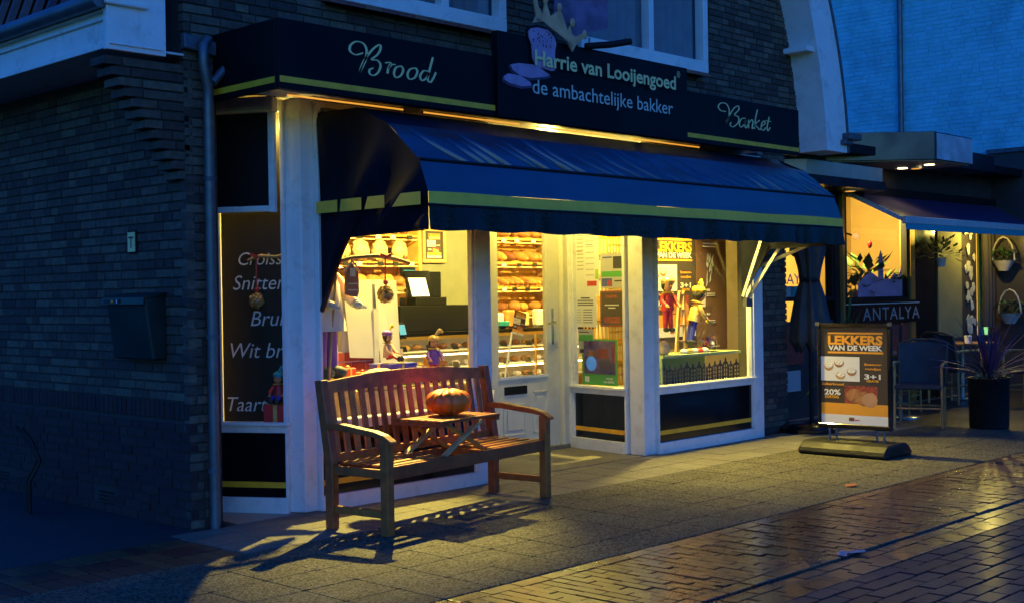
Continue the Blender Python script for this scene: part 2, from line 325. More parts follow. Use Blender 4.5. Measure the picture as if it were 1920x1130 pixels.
# ================================================================ GROUND
tag(MB().add([(-60,-60,-.05),(90,-60,-.05),(90,90,-.05),(-60,90,-.05)],[(0,1,2,3)]).build('ground','asphalt'),kind='structure')
BX('side_yard',-8,4.29,6.76,25,-.04,-.002,'asphalt',None)['kind']='structure'
BX('terrace',10.8,30,4.41,12,-.04,-.004,'street_clinker',None)['kind']='structure'
pav=BX('pavement',1.4,12.6,4.39,6.885,-.045,-.012,'mortar',None); pav['kind']='structure'
it=[]; T=.33
for k in range(8):
    y0=4.405+k*T
    for i in range(34):
        x0=1.45+i*T+ (T/2 if k%2 else 0)*0
        y1=min(y0+T,6.88)
        if y1-y0<.1: continue
        if x0+T/2<4.05 and 6.0<y0+T/2: continue
        m='aggregate' if k<5 else 'slab_smooth'
        it.append((Vector((x0+T/2,(y0+y1)/2,-.0135+R_.uniform(-.001,.001))),(T-.007,y1-y0-.007,.027),R_.uniform(-.006,.006),m))
pieces(it,pav,300,'paving_tile','paving_tiles')
edge=BX('brick_edging',1.4,4.12,6.05,6.755,-.045,-.014,'mortar',None); edge['kind']='structure'
it=[]
for j in range(3):
    for i in range(26):
        x=1.45+i*.103; 
        if x<4.08: it.append((Vector((x,6.16+j*.235+R_.uniform(-.003,.003),-.013+R_.uniform(-.002,.002))),(.095,.222,.026),R_.uniform(-.015,.015),'clinker_red'))
pieces(it,edge,300)
strip=BX('brick_road',3,16,3.52,4.39,-.05,-.016,'mortar',None); strip['kind']='structure'
it=[]
for i in range(58): it.append((Vector((3.1+i*.218,4.335+R_.uniform(-.003,.003),-.013)),(.207,.095,.03),R_.uniform(-.01,.01),'clinker'))
for i in range(168):
    x=3.05+i*.0735; off=(i%2)*.105
    for j in range(5):
        a=4.282-j*.2-off; b=a-.193; a=min(a,4.282); b=max(b,3.525)
        if a-b<.04: continue
        if j==0 and off: it.append((Vector((x,4.23,-.0135+R_.uniform(-.003,.003))),(.066,.098,.03),R_.uniform(-.02,.02),'clinker'))
        it.append((Vector((x,(a+b)/2,-.0135+R_.uniform(-.003,.003))),(.066,a-b,.03),R_.uniform(-.012,.012),'clinker'))
pieces(it,strip,300)
gut=BX('gutter',3,16,3.13,3.52,-.06,-.03,'mortar',None); gut['kind']='structure'
it=[]
for j in range(4):
    for i in range(60):
        z=-.03+.012*abs(j-1.5)
        it.append((Vector((3.1+i*.217+(j%2)*.108,3.177+j*.098,z+R_.uniform(-.002,.002))),(.206,.09,.03),R_.uniform(-.012,.012),'clinker'))
pieces(it,gut,300)
road=BX('street',2,16,-1,3.13,-.055,-.02,'mortar',None); road['kind']='structure'
it=[]
for j in range(30):
    for i in range(48):
        it.append((Vector((2.5+i*.218+(j%2)*.109,3.08-j*.104,-.014+R_.uniform(-.003,.003))),(.206,.095,.03),R_.uniform(-.012,.012),'street_clinker'))
pieces(it,road,300)
# ================================================================ BAKERY BUILDING
bk=thing('bakery_building','brown brick bakery building with white framed shop front and curved white gable edge','building',(4.283,6.94,0))
items=[]
CO=.0605
def wall(fn,length,z0,z1,hole=lambda a,b,z:False,th=.06,m='brick',rz=0,start=0):
    """courses of bricks in a mix of stretchers and headers; fn(u,z) is the centre of a brick's outer face"""
    n=int(round((z1-z0)/CO))
    for k in range(n):
        z=z0+(k+.5)*CO; u=start-R_.choice((0,.055,.11,.16))
        while u<length:
            l=.21 if R_.random()<.72 else .1
            a,b=max(u,start),min(u+l,length); u+=l+.011
            if b-a<.03 or hole(a,b,z): continue
            c,n_=fn((a+b)/2,z)
            items.append((c-n_*(th/2-R_.uniform(-.0015,.0035)),(b-a,th,.0495),rz,m))
# side wall faces -X, runs back along Y
def side(u,z): return Vector((4.283,6.94+u,z)),XN
def mailhole(a,b,z): return (abs((a+b)/2-1.085)<.13 and .04<z<.155) or (abs((a+b)/2-2.7)<.13 and .04<z<.155)
wall(side,4.6,0,.685,mailhole,m='brick_plinth',rz=math.pi/2)
for i in range(76): items.append((Vector((4.283+.03-R_.uniform(-.001,.003),6.965+i*.0605,.744)),(.05,.06,.108),math.pi/2,'brick_plinth'))
wall(side,4.6,.805,2.95,rz=math.pi/2)
BX('side_wall',4.293,4.62,7.1,12,-.02,2.995,'mortar',bk)
for y in (8.025,9.64):
    v=MB()
    for j in range(4): v.box(4.288,4.30,y-.1,y+.1,.05+j*.026,.062+j*.026)
    v.build('air_vent','black_matte',bk)
# front wall: piers beside the shop front and the storey above
UW=((5.43,7.19),(8.1,9.96)); UZ=(3.53,5.0)
def front(u,z): return Vector((4.283+u,6.94,z)),YN
def fh(a,b,z):
    x=4.283+(a+b)/2
    if UZ[0]-.01<z<UZ[1]:
        for p,q in UW:
            if p-.03<x<q+.03: return True
    return False
wall(front,.22,0,2.9,fh); wall(lambda u,z:(Vector((10.76+u,6.94,z)),YN),.6,0,2.9)
wall(front,7.55,2.9,4.72,fh)
BX('front_pier',4.2935,4.498,6.95,7.1,-.02,2.9,'mortar',bk); MB().prism([(4.498,6.952),(4.80,7.50),(4.55,7.62),(4.40,7.15)],(0,0,-.02),XP,YP,ZP,2.92).build('pier_return','brick',bk); BX('front_pier',10.77,11.35,6.95,7.15,-.02,2.9,'mortar',bk)
fw=MB().box(4.295,11.82,6.95,7.25,2.9,UZ[0]).box(4.295,UW[0][0],6.95,7.25,UZ[0],5.2).box(UW[0][1],UW[1][0],6.95,7.25,UZ[0],5.2).box(UW[1][1],11.82,6.95,7.25,UZ[0],5.2)
fw.box(UW[0][0],UW[0][1],6.95,7.25,UZ[1],5.2).box(UW[1][0],UW[1][1],6.95,7.25,UZ[1],5.2); fw.build('front_wall','mortar',bk)
# corbelled brick steps below the eave
for k in range(12):
    ext=.045*(k+1); z=2.235+k*CO
    x0=4.283-ext; x1=4.32; sp=x0+R_.uniform(.10,.21) if ext>.16 else None
    for a_,b_ in (((x0,sp-.005),(sp+.005,x1)) if sp else ((x0,x1),)): items.append((Vector(((a_+b_)/2,7.03,z)),(b_-a_,.18,.0495),0,'brick'))
pieces(items,bk,300)
MB().prism([(0,0),(0,.72),(-.52,.72)],(4.30,6.955,2.21),XP,ZP,YP,.145).build('corbel_core','mortar',bk)
# eave box with gutter, front end board and pan tiles
ev=MB().box(3.775,4.30,6.94,12,2.985,3.0).box(3.775,3.80,6.94,12,2.985,3.19).box(3.762,3.775,6.94,12,2.972,3.01).box(3.755,3.775,6.94,12,3.14,3.165).box(3.735,3.80,6.94,12,3.19,3.215)
ev.build('eave_box','white_paint',bk,bev=.003)
eb=MB().box(3.74,4.135,6.895,6.94,2.955,4.6).box(3.752,4.10,6.882,6.895,2.985,2.995).build('end_board','white_paint',bk,bev=.003)
for k,(z,l) in enumerate(((3.22,.24),(3.31,.20),(3.345,.17))): MB().box(3.72,3.76+l,6.86,6.895,z,z+.028).build('moulding','white_paint',eb,bev=.006)
MB().tube([(3.70,6.9,3.245),(3.70,12,3.245)],.05,10).build('roof_gutter','zinc',bk,smooth=True)
tl=MB().sheet(lambda u,v:(.13*v*1.0-.0,(u-.5)*.22,.36*v+ .0+.0) ,8,3)
tl.v=[Vector((p.x-.028*math.sin((p.y/.22+.5)*2*math.pi*.9),p.y,p.z)) for p in tl.v]
tme=tl.mesh('roof_tile'); tme.materials.append(M['roof_tile']); [setattr(p,'use_smooth',True) for p in tme.polygons]
for r in range(3):
    for c in range(14):
        o=bpy.data.objects.new('roof_tile',tme); o.location=Vector((3.80+r*.11-.0,7.06+c*.2,3.24+r*.31))-ORG[bk]; link(o,bk)
MB().add([(3.86,6.95,3.2),(3.86,12,3.2),(4.35,12,4.6),(4.35,6.95,4.6)],[(0,1,2,3)]).build('roof_deck','black_matte',bk)
# curved gable edge on the right
def arch(z): return 11.66-.045*max(0,z-2.9)-.115*max(0,z-2.9)**2
zs=[2.90+i*.12 for i in range(21)]
vb=MB(); k=0
for a,b in zip(zs[:-1],zs[1:]):
    xa,xb=arch(a),arch(b)
    vb.add([(xa,6.62,a),(xa+.44,6.62,a),(xb+.44,6.62,b),(xb,6.62,b),(xa,6.95,a),(xa+.44,6.95,a),(xb+.44,6.95,b),(xb,6.95,b)],[(0,1,2,3),(0,3,7,4),(1,5,6,2),(4,7,6,5)])
vb.add([(arch(2.9),6.62,2.9),(arch(2.9)+.44,6.62,2.9),(arch(2.9)+.44,6.95,2.9),(arch(2.9),6.95,2.9)],[(0,1,2,3)])
vg=vb.build('gable_edge','white_paint',bk,smooth=True)
lp=MB()
for a,b in zip(zs[:-1],zs[1:]): lp.bar((arch(a)+.435,6.615,a),(arch(b)+.435,6.615,b),.02,.03)
lp.build('edge_flashing','lead',vg)
MB().box(arch(3.93)-.13,arch(3.93)+.03,6.66,6.95,3.90,3.955).build('bracket','white_paint',vg,bev=.004)
MB().box(11.98,12.22,6.52,6.95,3.03,3.10).box(11.94,12.1,6.56,6.95,2.98,3.03).build('gutter_end','lead',vg,bev=.006)
# upper windows
for p,q in UW:
    fr=MB().box(p,q,6.90,7.0,UZ[0],UZ[0]+.11).box(p,q,6.90,7.0,UZ[1]-.08,UZ[1]).box(p,p+.075,6.902,7.0,UZ[0]+.11,UZ[1]-.08).box(q-.075,q,6.902,7.0,UZ[0]+.11,UZ[1]-.08)
    wn=fr.build('window','white_paint',bk,bev=.004)
    for f in (.5,):
        xm=p+(q-p)*f+ (.22 if p<6 else .05)
        BX('mullion',xm-.035,xm+.035,6.905,6.995,UZ[0]+.11,UZ[1]-.08,'white_paint',wn,bev=.003)
    BX('pane',p+.06,q-.06,6.95,6.956,UZ[0]+.1,UZ[1]-.07,'glass',wn)
    BX('room',p-.02,q+.02,7.6,7.62,UZ[0]-.1,UZ[1]+.1,'dark_room',wn)
    cu=MB().sheet(lambda u,v:(p+.07+(q-p-.14)*u,7.05+.025*math.sin(u*75)+.01*math.sin(u*31),UZ[0]+.1+(UZ[1]-UZ[0]-.18)*v),90,1)
    cu.build('net_curtain','curtain',wn,smooth=True)
    n=int((q-p+.1)/.155)
    for i in range(n): MB().obox((p-.06+i*.155,6.83,UZ[0]-.05),XP,Vector((0,1,.22)).normalized(),ZP,0,.15,0,.13,0,.025).build('sill_tile','terracotta_sill',wn)
# ---------------- shop front
def shop_window(A,B,zs,ztop,wl=.05,wr=.05,label=None,sd=.05,bot=.1,D=.045):
    A=Vector((*A,0)); B=Vector((*B,0)); d=(B-A); L=d.length; d/=L; n=Vector((d.y,-d.x,0))   # n points outward
    f=MB()
    def b(a0,a1,z0,z1,d0=-D,d1=D): f.obox(A,d,n,ZP,a0,a1,d0,d1,z0,z1)
    b(0,wl,0,ztop); b(L-wr,L,0,ztop); b(wl,L-wr,-.01,bot,-D,D+.004); b(wl,L-wr,zs-.06,zs-.012,-D,D-.004); b(wl,L-wr,ztop-.07,ztop)
    for x in (wl,L-wr-.025): b(x,x+.025,zs,ztop-.07,-.02,.03)     # glazing beads
    for x in (wl,L-wr-.016): b(x,x+.016,bot,zs-.06,-.02,.03)
    w_=f.build('shop_window','white_paint',bk,bev=.003)
    s=MB(); s.obox(A,d,n,ZP,wl-.02,L-wr+.02,-D,D+.022,zs-.012,zs+.014); s.build('window_sill','white_paint',w_,bev=.004)
    g=MB(); g.obox(A,d,n,ZP,wl+.01,L-wr-.01,-.003,.003,zs,ztop-.06); g.build('pane','glass',w_)
    p=MB(); p.obox(A,d,n,ZP,wl+.005,L-wr-.005,-.02,.012,bot-.01,zs-.055); pp=p.build('plinth_panel','black_gloss',w_)
    s=MB(); s.obox(A,d,n,ZP,wl+.018,L-wr-.018,.0125,.015,bot+.065,bot+.105); s.build('stripe','gold',pp)
    return w_
shop_window((4.79,7.49),(5.085,6.99),.60,2.79,.06,.004,D=.028)
MB().prism([(5.087,6.992),(5.137,6.893),(5.243,6.887),(5.243,6.97),(5.14,7.06)],(0,0,0),XP,YP,ZP,2.80).build('corner_post','white_paint',bk,bev=.004)
shop_window((5.245,6.89),(6.905,6.89),.60,2.79,.012,.165)
shop_window((6.90,6.935),(7.90,7.90),.60,2.79,.05,.05)
MB().prism([(8.87,6.887),(9.028,6.887),(9.028,7.0),(8.91,7.075),(8.88,7.06)],(0,0,0),XP,YP,ZP,2.80).build('corner_post','white_paint',bk,bev=.004)
shop_window((9.03,7.90),(8.905,7.078),.58,2.79,.07,.03)
shop_window((9.03,6.89),(10.755,6.89),.595,2.79,.012,.165)
# door with its frame
df=MB().box(7.90,7.985,7.87,7.97,0,2.79).box(8.885,9.03,7.87,7.97,0,2.79).box(7.985,8.885,7.87,7.97,2.2,2.3).box(7.985,8.885,7.87,7.97,2.72,2.79).box(8.885,8.91,7.85,7.87,.02,2.2)
df.build('door_frame','cream_paint',bk,bev=.004)
dr=MB().box(7.99,8.06,7.90,7.945,.03,2.19).box(8.70,8.88,7.90,7.945,.03,2.19).box(8.06,8.70,7.90,7.945,.03,.70).box(8.06,8.70,7.90,7.945,2.08,2.19).build('door','cream_paint',bk,bev=.003)
MB().box(8.05,8.71,7.92,7.926,.69,2.09).build('pane','glass',dr)
MB().box(8.05,8.71,7.89,7.902,.685,.71).build('glazing_bead','white_paint',dr)
MB().box(8.12,8.42,7.892,7.902,.545,.62).build('letter_slot','black_matte',dr,bev=.003)
for a,b,c,d_ in ((8.10,8.40,.17,.46),(8.50,8.70,.17,.56)):
    p=MB().box(a,b,7.893,7.902,c,c+.02).box(a,b,7.893,7.902,d_-.02,d_).box(a,a+.02,7.893,7.902,c,d_).box(b-.02,b,7.893,7.902,c,d_).box(a+.05,b-.05,7.888,7.902,c+.05,d_-.05).build('panel_moulding','cream_paint',dr,bev=.004)
MB().box(8.765,8.80,7.893,7.90,.98,1.32).build('lock_plate','steel',dr,bev=.003)
MB().tube([(8.782,7.895,1.19),(8.782,7.85,1.19),(8.76,7.84,1.185),(8.66,7.84,1.18)],.009,8).build('door_handle','steel',dr,smooth=True)
BX('threshold',7.95,8.95,7.84,7.99,-.01,.035,'slab_smooth',bk)
MB().prism([(6.95,6.9),(8.9,6.9),(8.98,7.86),(7.9,7.86)],(0,0,-.03),XP,YP,ZP,.028).build('porch_floor','slab_smooth',bk)
# room behind the shop front
BX('shop_floor',4.62,11.35,6.93,10.6,-.04,-.006,'floor_tile',bk)
BX('back_wall',4.62,11.4,10.4,10.5,0,2.85,'cream_wall',bk); BX('inner_wall',4.62,4.66,7.5,11,0,2.85,'cream_wall',bk); BX('inner_wall',11.3,11.34,7.0,10.4,0,2.85,'cream_wall',bk)
MB().prism([(4.62,7.5),(5.09,6.97),(6.9,6.9),(7.9,7.9),(9.03,7.9),(9.03,6.9),(11.34,6.96),(11.34,10.45),(4.62,10.45)],(0,0,2.83),XP,YP,ZP,.05).build('shop_ceiling','white_paint',bk)
BX('header',4.6,10.78,6.90,6.95,2.80,2.92,'black_matte',bk)
BX('soffit',4.51,10.44,6.255,6.895,2.795,2.815,'white_paint',bk)
MB().prism([(6.905,6.895),(9.03,6.895),(9.03,7.87),(7.9,7.87)],(0,0,2.795),XP,YP,ZP,.02).build('porch_ceiling','white_paint',bk)
for x in (5.5,7.0,8.4,9.8): MB().lathe([(.05,2.790),(.05,2.798)],14,(x,6.45,0)).build('recessed_spot','black_matte',bk)
# ---------------- fascia sign
sg=thing('fascia_sign','long black fascia sign with gold stripes lettered Brood, bakery name and Banket','sign',(7.4,6.5,2.72))
MB().box(4.495,4.53,6.262,6.94,2.72,3.145).build('side_panel','black_sign',sg,bev=.003)
MB().box(4.492,4.495,6.27,6.93,2.757,2.795).build('stripe','gold',sg)
MB().box(4.53,10.44,6.262,6.94,3.12,3.14).build('top_cover','black_sign',sg)
pa=MB().box(4.495,6.352,6.226,6.26,2.72,3.145).build('sign_panel','black_sign',sg,bev=.003)
pb=MB().box(6.355,8.625,6.195,6.26,2.715,3.325).build('sign_panel','black_sign',sg,bev=.003)
pc=MB().box(8.628,10.45,6.226,6.26,2.72,3.15).build('sign_panel','black_sign',sg,bev=.003)
for pp,a,b in ((pa,4.50,6.35),(pc,8.63,10.447)): MB().box(a,b,6.223,6.226,2.757,2.795).build('stripe','gold',pp)
def script(parent,strokes,wf,name='lettering'):
    mb=MB()
    for s in strokes: stroke(mb,s,wf,(0,6.2235,0),XP,ZP)
    mb.build(name,'gold_letter',parent)
script(pa,[[(5.15,3.012),(5.087,2.993),(5.042,3.013),(5.05,3.05),(5.097,3.078),(5.151,3.073),(5.178,3.037),(5.172,2.982),(5.148,2.931),(5.119,2.887)],
[(5.119,2.887),(5.148,2.949),(5.197,3.012),(5.245,3.058),(5.29,3.082),(5.295,3.056),(5.268,3.016),(5.219,2.978),(5.267,2.979),(5.293,2.951),(5.273,2.903),(5.233,2.878),(5.202,2.886),(5.202,2.91),(5.234,2.926)],
[(5.331,2.971),(5.379,2.977),(5.362,2.944),(5.35,2.903)],[(5.359,2.938),(5.392,2.966),(5.423,2.971)],
[(5.472,2.967),(5.427,2.952),(5.407,2.912),(5.426,2.887),(5.467,2.905),(5.488,2.944),(5.472,2.967)],[(5.598,2.97),(5.548,2.954),(5.525,2.914),(5.546,2.889),(5.59,2.906),(5.613,2.947),(5.598,2.97)],
[(5.712,2.961),(5.669,2.958),(5.638,2.92),(5.654,2.893),(5.694,2.914),(5.721,2.955)],[(5.757,3.062),(5.73,2.988),(5.706,2.909),(5.728,2.889),(5.754,2.915),(5.783,2.963)]],.021)
script(pc,[[(9.239,3.025),(9.159,3.025),(9.118,3.055),(9.156,3.089),(9.235,3.094),(9.282,3.051),(9.275,2.983),(9.222,2.907)],
[(9.222,2.907),(9.277,2.983),(9.36,3.064),(9.428,3.091),(9.433,3.058),(9.367,3.009),(9.426,2.994),(9.425,2.948),(9.348,2.901),(9.294,2.912),(9.316,2.938)],
[(9.549,2.993),(9.48,2.983),(9.441,2.94),(9.464,2.908),(9.526,2.941),(9.555,2.993)],[(9.555,2.993),(9.528,2.937),(9.547,2.908),(9.584,2.946)],
[(9.591,2.986),(9.588,2.907)],[(9.59,2.95),(9.641,2.989),(9.66,2.969),(9.644,2.911),(9.678,2.927),(9.696,2.952)],
[(9.739,3.091),(9.703,3.007),(9.683,2.909)],[(9.774,2.997),(9.702,2.957),(9.729,2.931),(9.771,2.911),(9.792,2.936)],
[(9.803,2.945),(9.859,2.974),(9.845,2.996),(9.804,2.969),(9.797,2.921),(9.837,2.912),(9.872,2.94)],[(9.933,3.043),(9.896,2.953),(9.906,2.912),(9.948,2.947)],[(9.868,3.003),(9.961,3.001)]],.020)
lettering(pb,'Harrie van Looijengoed',(6.71,6.165,3.122),XP,ZP,.107,1.715,'gold_letter',bold=.022)
lettering(pb,'®',(8.44,6.165,3.225),XP,ZP,.05,.045,'gold_letter')
lettering(pb,'de ambachtelijke bakker',(6.71,6.192,2.917),XP,ZP,.108,1.705,'pale_letter',bold=.002)
# cut-out emblem of loaf, slices and crown
em=thing('emblem_board','crown and sliced loaf emblem rising above the black bakery sign','sign',(7.0,6.19,3.0))
loaf=[(6.689,3.383),(6.763,3.4),(6.875,3.397),(6.941,3.362),(6.965,3.308),(6.948,3.248),(6.945,3.108),(6.906,3.097),(6.738,3.115),(6.702,3.167),(6.695,3.266),(6.669,3.312),(6.661,3.355)]
s1=[(6.469,3.094),(6.555,3.114),(6.738,3.123),(6.891,3.066),(6.83,3.046),(6.68,3.02),(6.571,3.026),(6.5,3.055)]
s2=[(6.402,3.001),(6.446,3.027),(6.571,3.026),(6.68,2.989),(6.688,2.968),(6.588,2.95),(6.462,2.959),(6.406,2.977)]
def grow(p,k,dx=0,dz=0):
    cx=sum(a for a,b in p)/len(p); cz=sum(b for a,b in p)/len(p); return [(cx+(a-cx)*k+dx,cz+(b-cz)*k+dz) for a,b in p]
MB().prism(grow(loaf,1.13),(0,6.194,0),XP,ZP,YN,.008).build('backing','black_sign',em)
MB().prism(loaf,(0,6.186,0),XP,ZP,YN,.006).build('loaf','lilac',em)
for s in (s1,s2):
    MB().prism(grow(s,1.1,0,-.012),(0,6.194,0),XP,ZP,YN,.004).build('crust','leaf_purple',em)
    MB().prism(s,(0,6.19,0),XP,ZP,YN,.008).build('slice','lilac',em)
sp=MB()
for i in range(26):
    x=R_.uniform(6.71,6.93); z=R_.uniform(3.26,3.38); r=R_.uniform(.004,.009); sp.prism([(x+r*math.cos(t)*.7,z+r*math.sin(t)) for t in (0,1,2,3,4,5)],(0,6.180,0),XP,ZP,YN,.002)
sp.build('seed_specks','ink',em)
cr=[(6.697,3.60),(6.724,3.476),(6.69,3.421),(6.801,3.444),(6.932,3.386),(7.066,3.328),(7.119,3.264),(7.164,3.322),(7.275,3.398),(7.236,3.409),(7.156,3.385),(7.116,3.393),(7.098,3.458),(7.068,3.412),(7.012,3.526),(6.985,3.555),(6.955,3.54),(6.878,3.493),(6.83,3.60),(6.793,3.493),(6.748,3.549),(6.717,3.66)]
MB().prism(cr,(0,6.168,0),XP,ZP,YN,.012).build('crown','crown',em)
for x,z in ((6.831,3.61),(6.987,3.575),(7.131,3.484),(7.268,3.415),(6.70,3.69)): MB().ell((x,6.162,z),.028,.012,.036,10,6).build('crown_ball','crown',em,smooth=True)
a=math.atan2(-.147,.406); u=Vector((math.cos(a),0,math.sin(a))); v=Vector((-math.sin(a)*.3,0,math.cos(a)))
lettering(em,'MET GOUD BEKROOND',(6.722,6.1545,3.432),u,v,.036,.41,'ink')
ph=MB().prism([(6.985,3.43),(7.18,3.40),(7.60,3.515),(7.615,4.3),(6.985,4.2)],(0,6.215,0),XP,ZP,YN,.012).build('picture_panel','baker_print',em)
lm=thing('sign_lamp','black tubular spotlight arm on top of the bakery name panel','lamp',(7.5,6.2,3.33))
MB().tube([(7.31,6.19,3.335),(7.5,6.10,3.36),(7.66,6.03,3.395)],.026,10).build('arm','black_matte',lm,smooth=True)
MB().tube([(7.36,6.2,3.33),(7.37,6.2,3.41)],.008,6).tube([(7.62,6.05,3.39),(7.62,6.05,3.43)],.008,6).build('bolt','zinc',lm)
# ---------------- awning hood
aw=thing('hood_awning','dark blue hooded awning with yellow stripe over the bakery window','awning',(7.9,6.8,2.7))
AX0,AX1=5.28,10.42
prof=[(6.86,2.715),(6.45,2.703),(6.15,2.568),(5.85,2.31),(5.772,2.105)]
CRE=[]; _x=5.42
while _x<AX1:
    CRE.append((_x,R_.uniform(.0,.4),R_.uniform(.5,1) if (_x<7.6 or _x>9.0) else R_.uniform(.1,.45),R_.uniform(.26,.42))); _x+=R_.uniform(.10,.26)
def wr(x,t):   # creases pulled diagonally down to the front tube
    d=0
    for c,t0,k,lean in CRE:
        q=x-c-lean*(t**1.4)
        if abs(q)<.12 and t>t0:
            g=min(1,(t-t0)/(.9-t0)); w_=.011+.020*g
            d-=k*.11*g**.7*math.exp(-(q/w_)**2)
    return d
def seg(i,t): a,b=prof[i],prof[i+1]; return a[0]+(b[0]-a[0])*t,a[1]+(b[1]-a[1])*t
top=MB()
def fn_top(i):
    def f(u,v):
        x=AX0+(AX1-AX0)*u; y,z=seg(i,v); e=math.sin(math.pi*v)
        d=(wr(x,v)*min(1,(1-v)/.05) if i==2 else 0)+.012*noise.noise((x*1.1,v*2,i))*e - (.02*e if i<2 else 0)
        if i==1 or i==2: z+= .012*math.sin(u*9)*e
        return (x,y-d*.655,z+d*.756)
    return f
for i in range(3): top.sheet(fn_top(i),560 if i==2 else 80,22 if i==2 else 6)
top.build('hood_cloth','awning',aw,smooth=2)
fr=MB().sheet(lambda u,v:(AX0+(AX1-AX0)*u,seg(3,v)[0]+.012*noise.noise((u*7,v*2,5))*math.sin(math.pi*v),seg(3,v)[1]),120,6); fr.build('front_cloth','awning',aw,smooth=2)
MB().tube([(AX0,5.85,2.312),(AX1,5.85,2.312)],.012,8).tube([(AX0,5.772,2.022),(AX1,5.772,2.022)],.011,8).build('front_tube','awning_black',aw,smooth=True)
MB().sheet(lambda u,v:(AX0+(AX1-AX0)*u,5.768-.004*math.sin(u*40),2.025+.08*v+.003*math.sin(u*23)),60,1).build('stripe','awning_stripe',aw,smooth=2)
MB().sheet(lambda u,v:(AX0+(AX1-AX0)*u,5.768+(.006*math.sin(u*150+2*math.sin(u*37))*(v)+.009*math.sin(u*67)*v)-.01*v,2.02-.155*v-.006*math.sin(u*60)*v),420,4).build('valance','awning_black',aw,smooth=2)
def cheek(x,s):
    mb=MB(); P0=Vector((x,6.87,1.40))
    out=[(x,6.86,2.715),(x,6.45,2.703),(x,6.15,2.568),(x,5.85,2.31),(x,5.772,2.105),(x,5.77,1.865)]
    pts=[]
    for a,b in zip(out[:-1],out[1:]):
        for k in range(8): pts.append(Vector(a).lerp(Vector(b),k/8))
    pts.append(Vector(out[-1]))
    inn=[Vector((x,6.87,2.69)).lerp(Vector((x,6.87,1.36)),min(1,i/14)) if i<=14 else Vector((x,6.87,1.36)).lerp(Vector((x,6.55,1.85)),min(1,(i-14)/6)) if i<=20 else Vector((x,6.55,1.85)).lerp(Vector((x,5.775,1.862)),(i-20)/(len(pts)-21)) for i in range(len(pts))]
    def f(u,v):
        i=u*(len(pts)-1); a=int(min(i,len(pts)-2)); t=i-a; o_=pts[a].lerp(pts[a+1],t); n_=inn[a].lerp(inn[a+1],t); p=o_.lerp(n_,v)
        return (p.x+s*(.035*math.sin(u*21)*math.sin(math.pi*v)+.02*math.sin(math.pi*v)),p.y,p.z)
    mb.sheet(f,80,10); return mb.build('side_cloth','awning_side',aw,smooth=2)
cheek(AX0,-1); cheek(AX1,1)
for y0,y1,a in ((6.83,6.60,0),(6.58,6.35,.02),(6.33,6.12,.05),(6.07,5.775,.12)):
    MB().add([(AX0-.062,y0-a*.2,2.02+.0),(AX0-.062,y1,2.02),(AX0-.062,y1-a*.0,2.10),(AX0-.062,y0-a*.9,2.10)],[(0,1,2,3)]).build('stripe','awning_stripe',aw)
MB().bar((AX0-.02,6.84,1.36),(AX0-.02,6.56,1.86),.02,.03).build('pivot_arm','awning_black',aw)
for a,b in (((10.46,6.84,1.36),(10.46,6.42,1.92)),((10.40,6.84,1.40),(10.40,6.62,1.95)),((10.50,6.8,1.66),(10.50,6.05,1.92))): MB().bar(a,b,.022,.03).build('pivot_arm','cream_paint',aw)
MB().box(10.40,10.5,6.80,6.845,1.30,1.38).build('pivot_bracket','zinc',aw)
MB().tube([(AX0,6.83,2.71),(AX1,6.83,2.71)],.035,10).build('roller_tube','zinc',aw,smooth=True)
# ---------------- roller blind on the splayed window
rb=thing('roller_blind','half lowered black roller screen in white cassette on the narrow left window','blind',(4.95,7.2,2.04))
A=Vector((4.76,7.52,0)); d=Vector((.497,-.868,0)); n=Vector((-.868,-.497,0)); L=.60
n=-n if n.dot(Vector((-1,-1,0)))<0 else n
def ob(a0,a1,d0,d1,z0,z1): return MB().obox(A,d,n,ZP,a0,a1,d0,d1,z0,z1)
ob(.0,.61,.06,.15,2.70,2.80).build('cassette','white_paint',rb,bev=.006)
ob(.045,.08,.06,.11,2.03,2.70).build('guide_rail','white_paint',rb,bev=.003); ob(.555,.595,.06,.11,2.03,2.70).build('guide_rail','white_paint',rb,bev=.003)
ob(.09,.55,.08,.084,2.07,2.71).build('screen','black_matte',rb); ob(.083,.552,.07,.10,2.035,2.075).build('bottom_bar','white_paint',rb,bev=.004)
# ---------------- drainpipe with lead hopper
dp=thing('drainpipe','grey zinc drainpipe with lead hopper on the brick corner','drainpipe',(4.42,6.88,0))
MB().tube([(4.425,6.885,0),(4.422,6.885,2.70),(4.415,6.87,2.80),(4.36,6.83,2.93),(4.37,6.85,3.05),(4.42,6.88,3.10)],.034,12).build('pipe','zinc',dp,smooth=True)
MB().tube([(4.43,6.84,2.82),(4.53,6.83,2.93)],.03,10).build('branch_pipe','zinc',dp,smooth=True)
MB().prism([(4.26,3.03),(4.49,3.0),(4.49,3.09),(4.255,3.12)],(0,6.932,0),XP,ZP,YN,.05).build('hopper','lead',dp,bev=.006)
for z in (.35,1.2,2.2): MB().lathe([(.040,z),(.040,z+.03)],12,(4.424,6.885,0)).build('pipe_clip','lead',dp)
